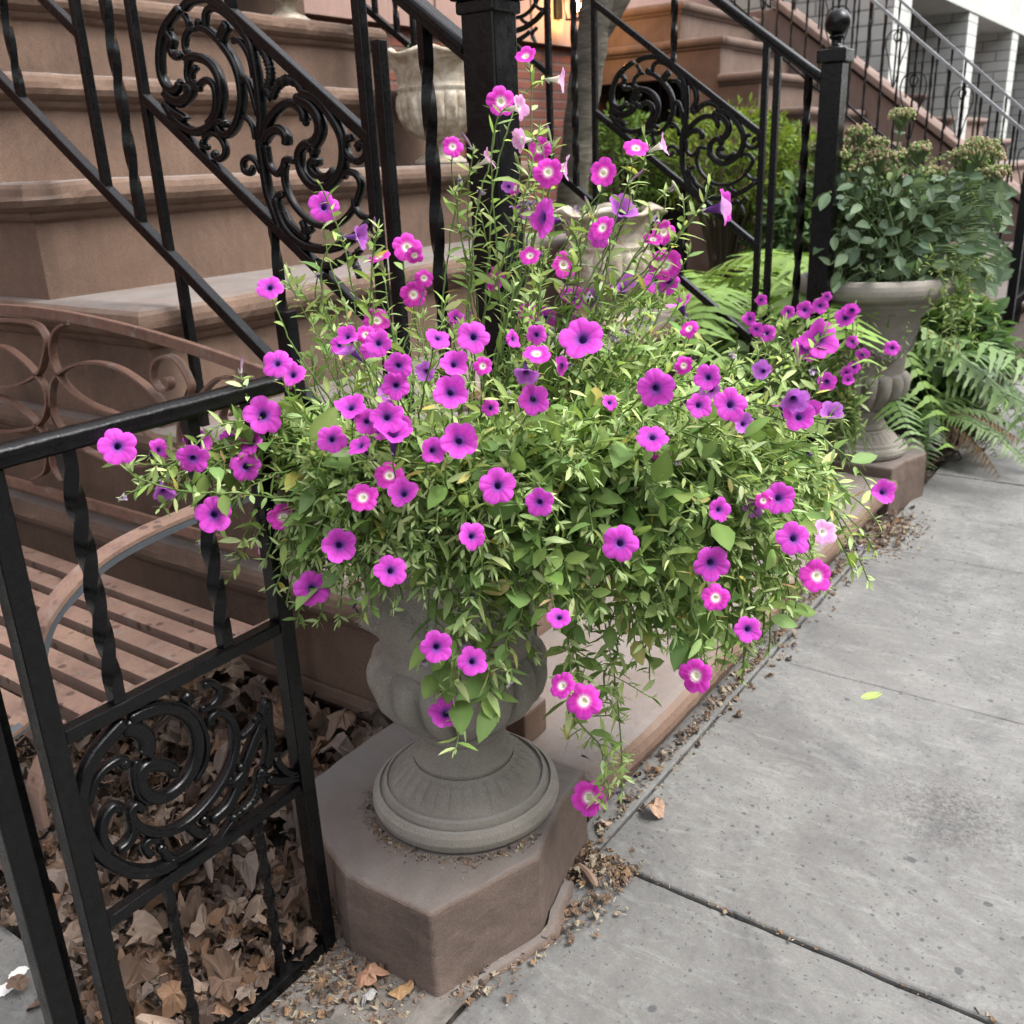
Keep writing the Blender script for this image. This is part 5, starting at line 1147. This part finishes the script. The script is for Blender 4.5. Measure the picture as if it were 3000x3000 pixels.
for i in range(90): t = q.uniform(); x = 1.335+q.normal(0, .005); y = .80-.75*t*t; bit(x, y, .001, .8)
for i in range(500): th_ = q.uniform(2.0, 4.6); r_ = .176+abs(q.normal(0, .012)); bit(1.17+r_*math.cos(th_), .985+r_*math.sin(th_), .175, .5)
for i in range(700): x, y = q.normal(3.35, .12), q.normal(.77, .045); bit(x, y, .002, 1.2)
for i in range(260): x, y = q.uniform(4.0, 7.5), q.normal(.85, .06); dry_leaf(b, np.array([x, y, 0]), q.uniform(.02, .07), q, DC[q.integers(6)], .4)
tag(b.build('plant_debris', M['dry'], usecol=True), 'fine plant debris and twigs scattered along the foot of the stone', 'debris', kind='stuff')
# moist mound of humus beside the second plinth is part of the debris; now the single leaves one can pick up
def lone(px, py, s, c, label, z=.002, kind=0, cat='leaf'):
    p = onz(px, py, z); b = MB(); q = np.random.default_rng(int(px))
    if kind == 0: dry_leaf(b, p, s, q, c, .55)
    elif kind == 1: leaf(b, p, np.array([.85, -.5, .02]), np.array([0, 0, 1.]), s, .42, c, .02, .12)
    else: b.tube(catmull([p+np.array([-.02, -.03, .006]), p+np.array([0, 0, .008]), p+np.array([.015, .035, .006])], 4), [.001, .006, .008, .008, .008, .007, .006, .005, .001], 7, c)
    tag(b.build('fallen_leaf' if kind < 2 else 'bark_chip', M['dry'], usecol=True), label, cat)
lone(1915, 2388, .055, (.30, .20, .14), 'single tan dry leaf lying on the slab right of the hanging petunia')
lone(2520, 2050, .075, (.24, .32, .09), 'pale yellow-green pointed leaf lying on the sidewalk', kind=1)
lone(1176, 2908, .045, (.26, .16, .08), 'orange dry leaf standing at the foot of the front plinth')
lone(1080, 2880, .055, (.30, .17, .11), 'reddish brown dry leaf left of the front plinth')
lone(1685, 2475, .040, (.36, .33, .17), 'pale yellow scrap of leaf in the gap between plinth and slab')
lone(1775, 2414, .030, (.36, .25, .17), 'small star-shaped dry husk below the lowest hanging flower')
lone(1725, 2570, .05, (.22, .15, .11), 'brown curl of bark beside the plinth corner', kind=2, cat='bark')
lone(1935, 2110, .035, (.36, .32, .27), 'pale dry leaf against the kerb under the petunias', cat='leaf')
lone(1085, 2930, .035, (.26, .25, .24), 'grey scrap of paper at the foot of the front plinth', cat='scrap')

for (px, py, r) in ((55, 2850, .016), (10, 2900, .018)):
    b = MB(); p = onz(px, py, .0045); n = 26; th = np.arange(n)*2*math.pi/n; q = np.random.default_rng(py); rr = r*(1+q.normal(0, .10, n))
    b.add([(p[0], p[1], .0065)]+[(p[0]+rr[i]*math.cos(th[i]), p[1]+rr[i]*.8*math.sin(th[i]), .0050) for i in range(n)], [(0, 1+i, 1+(i+1) % n) for i in range(n)], (.6, .6, .58))
    tag(b.build('bird_dropping', M['dry'], usecol=True), 'round chalky white splat on the grey paving left of the gate' if py == 2850 else 'second white splat cut by the left edge of the photo', 'splat')
# repeats share a group
for nm, gr in (('stoop', 'stoops in front of the row of houses'), ('stair_railing', 'black iron stair railings'), ('stone_urn', 'grey stone urns on the plinths'), ('stone_plinth', 'brownstone plinths beside the stoop'),
               ('white_urn', 'white urns standing on the steps'), ('fern', 'ferns in the bed between the stoops'), ('shrub', 'shrubs in the bed between the stoops'), ('fallen_leaf', 'single fallen leaves on the paving'), ('gate_post', 'slim posts beside the gate'),
               ('succulent_plant', 'plants in the white urns'), ('petunia_plant', 'petunias by the urns'), ('bird_dropping', 'white splats on the paving')):
    for o in bpy.data.objects:
        if o.name.split('.')[0] == nm and o.parent is None: o['group'] = gr
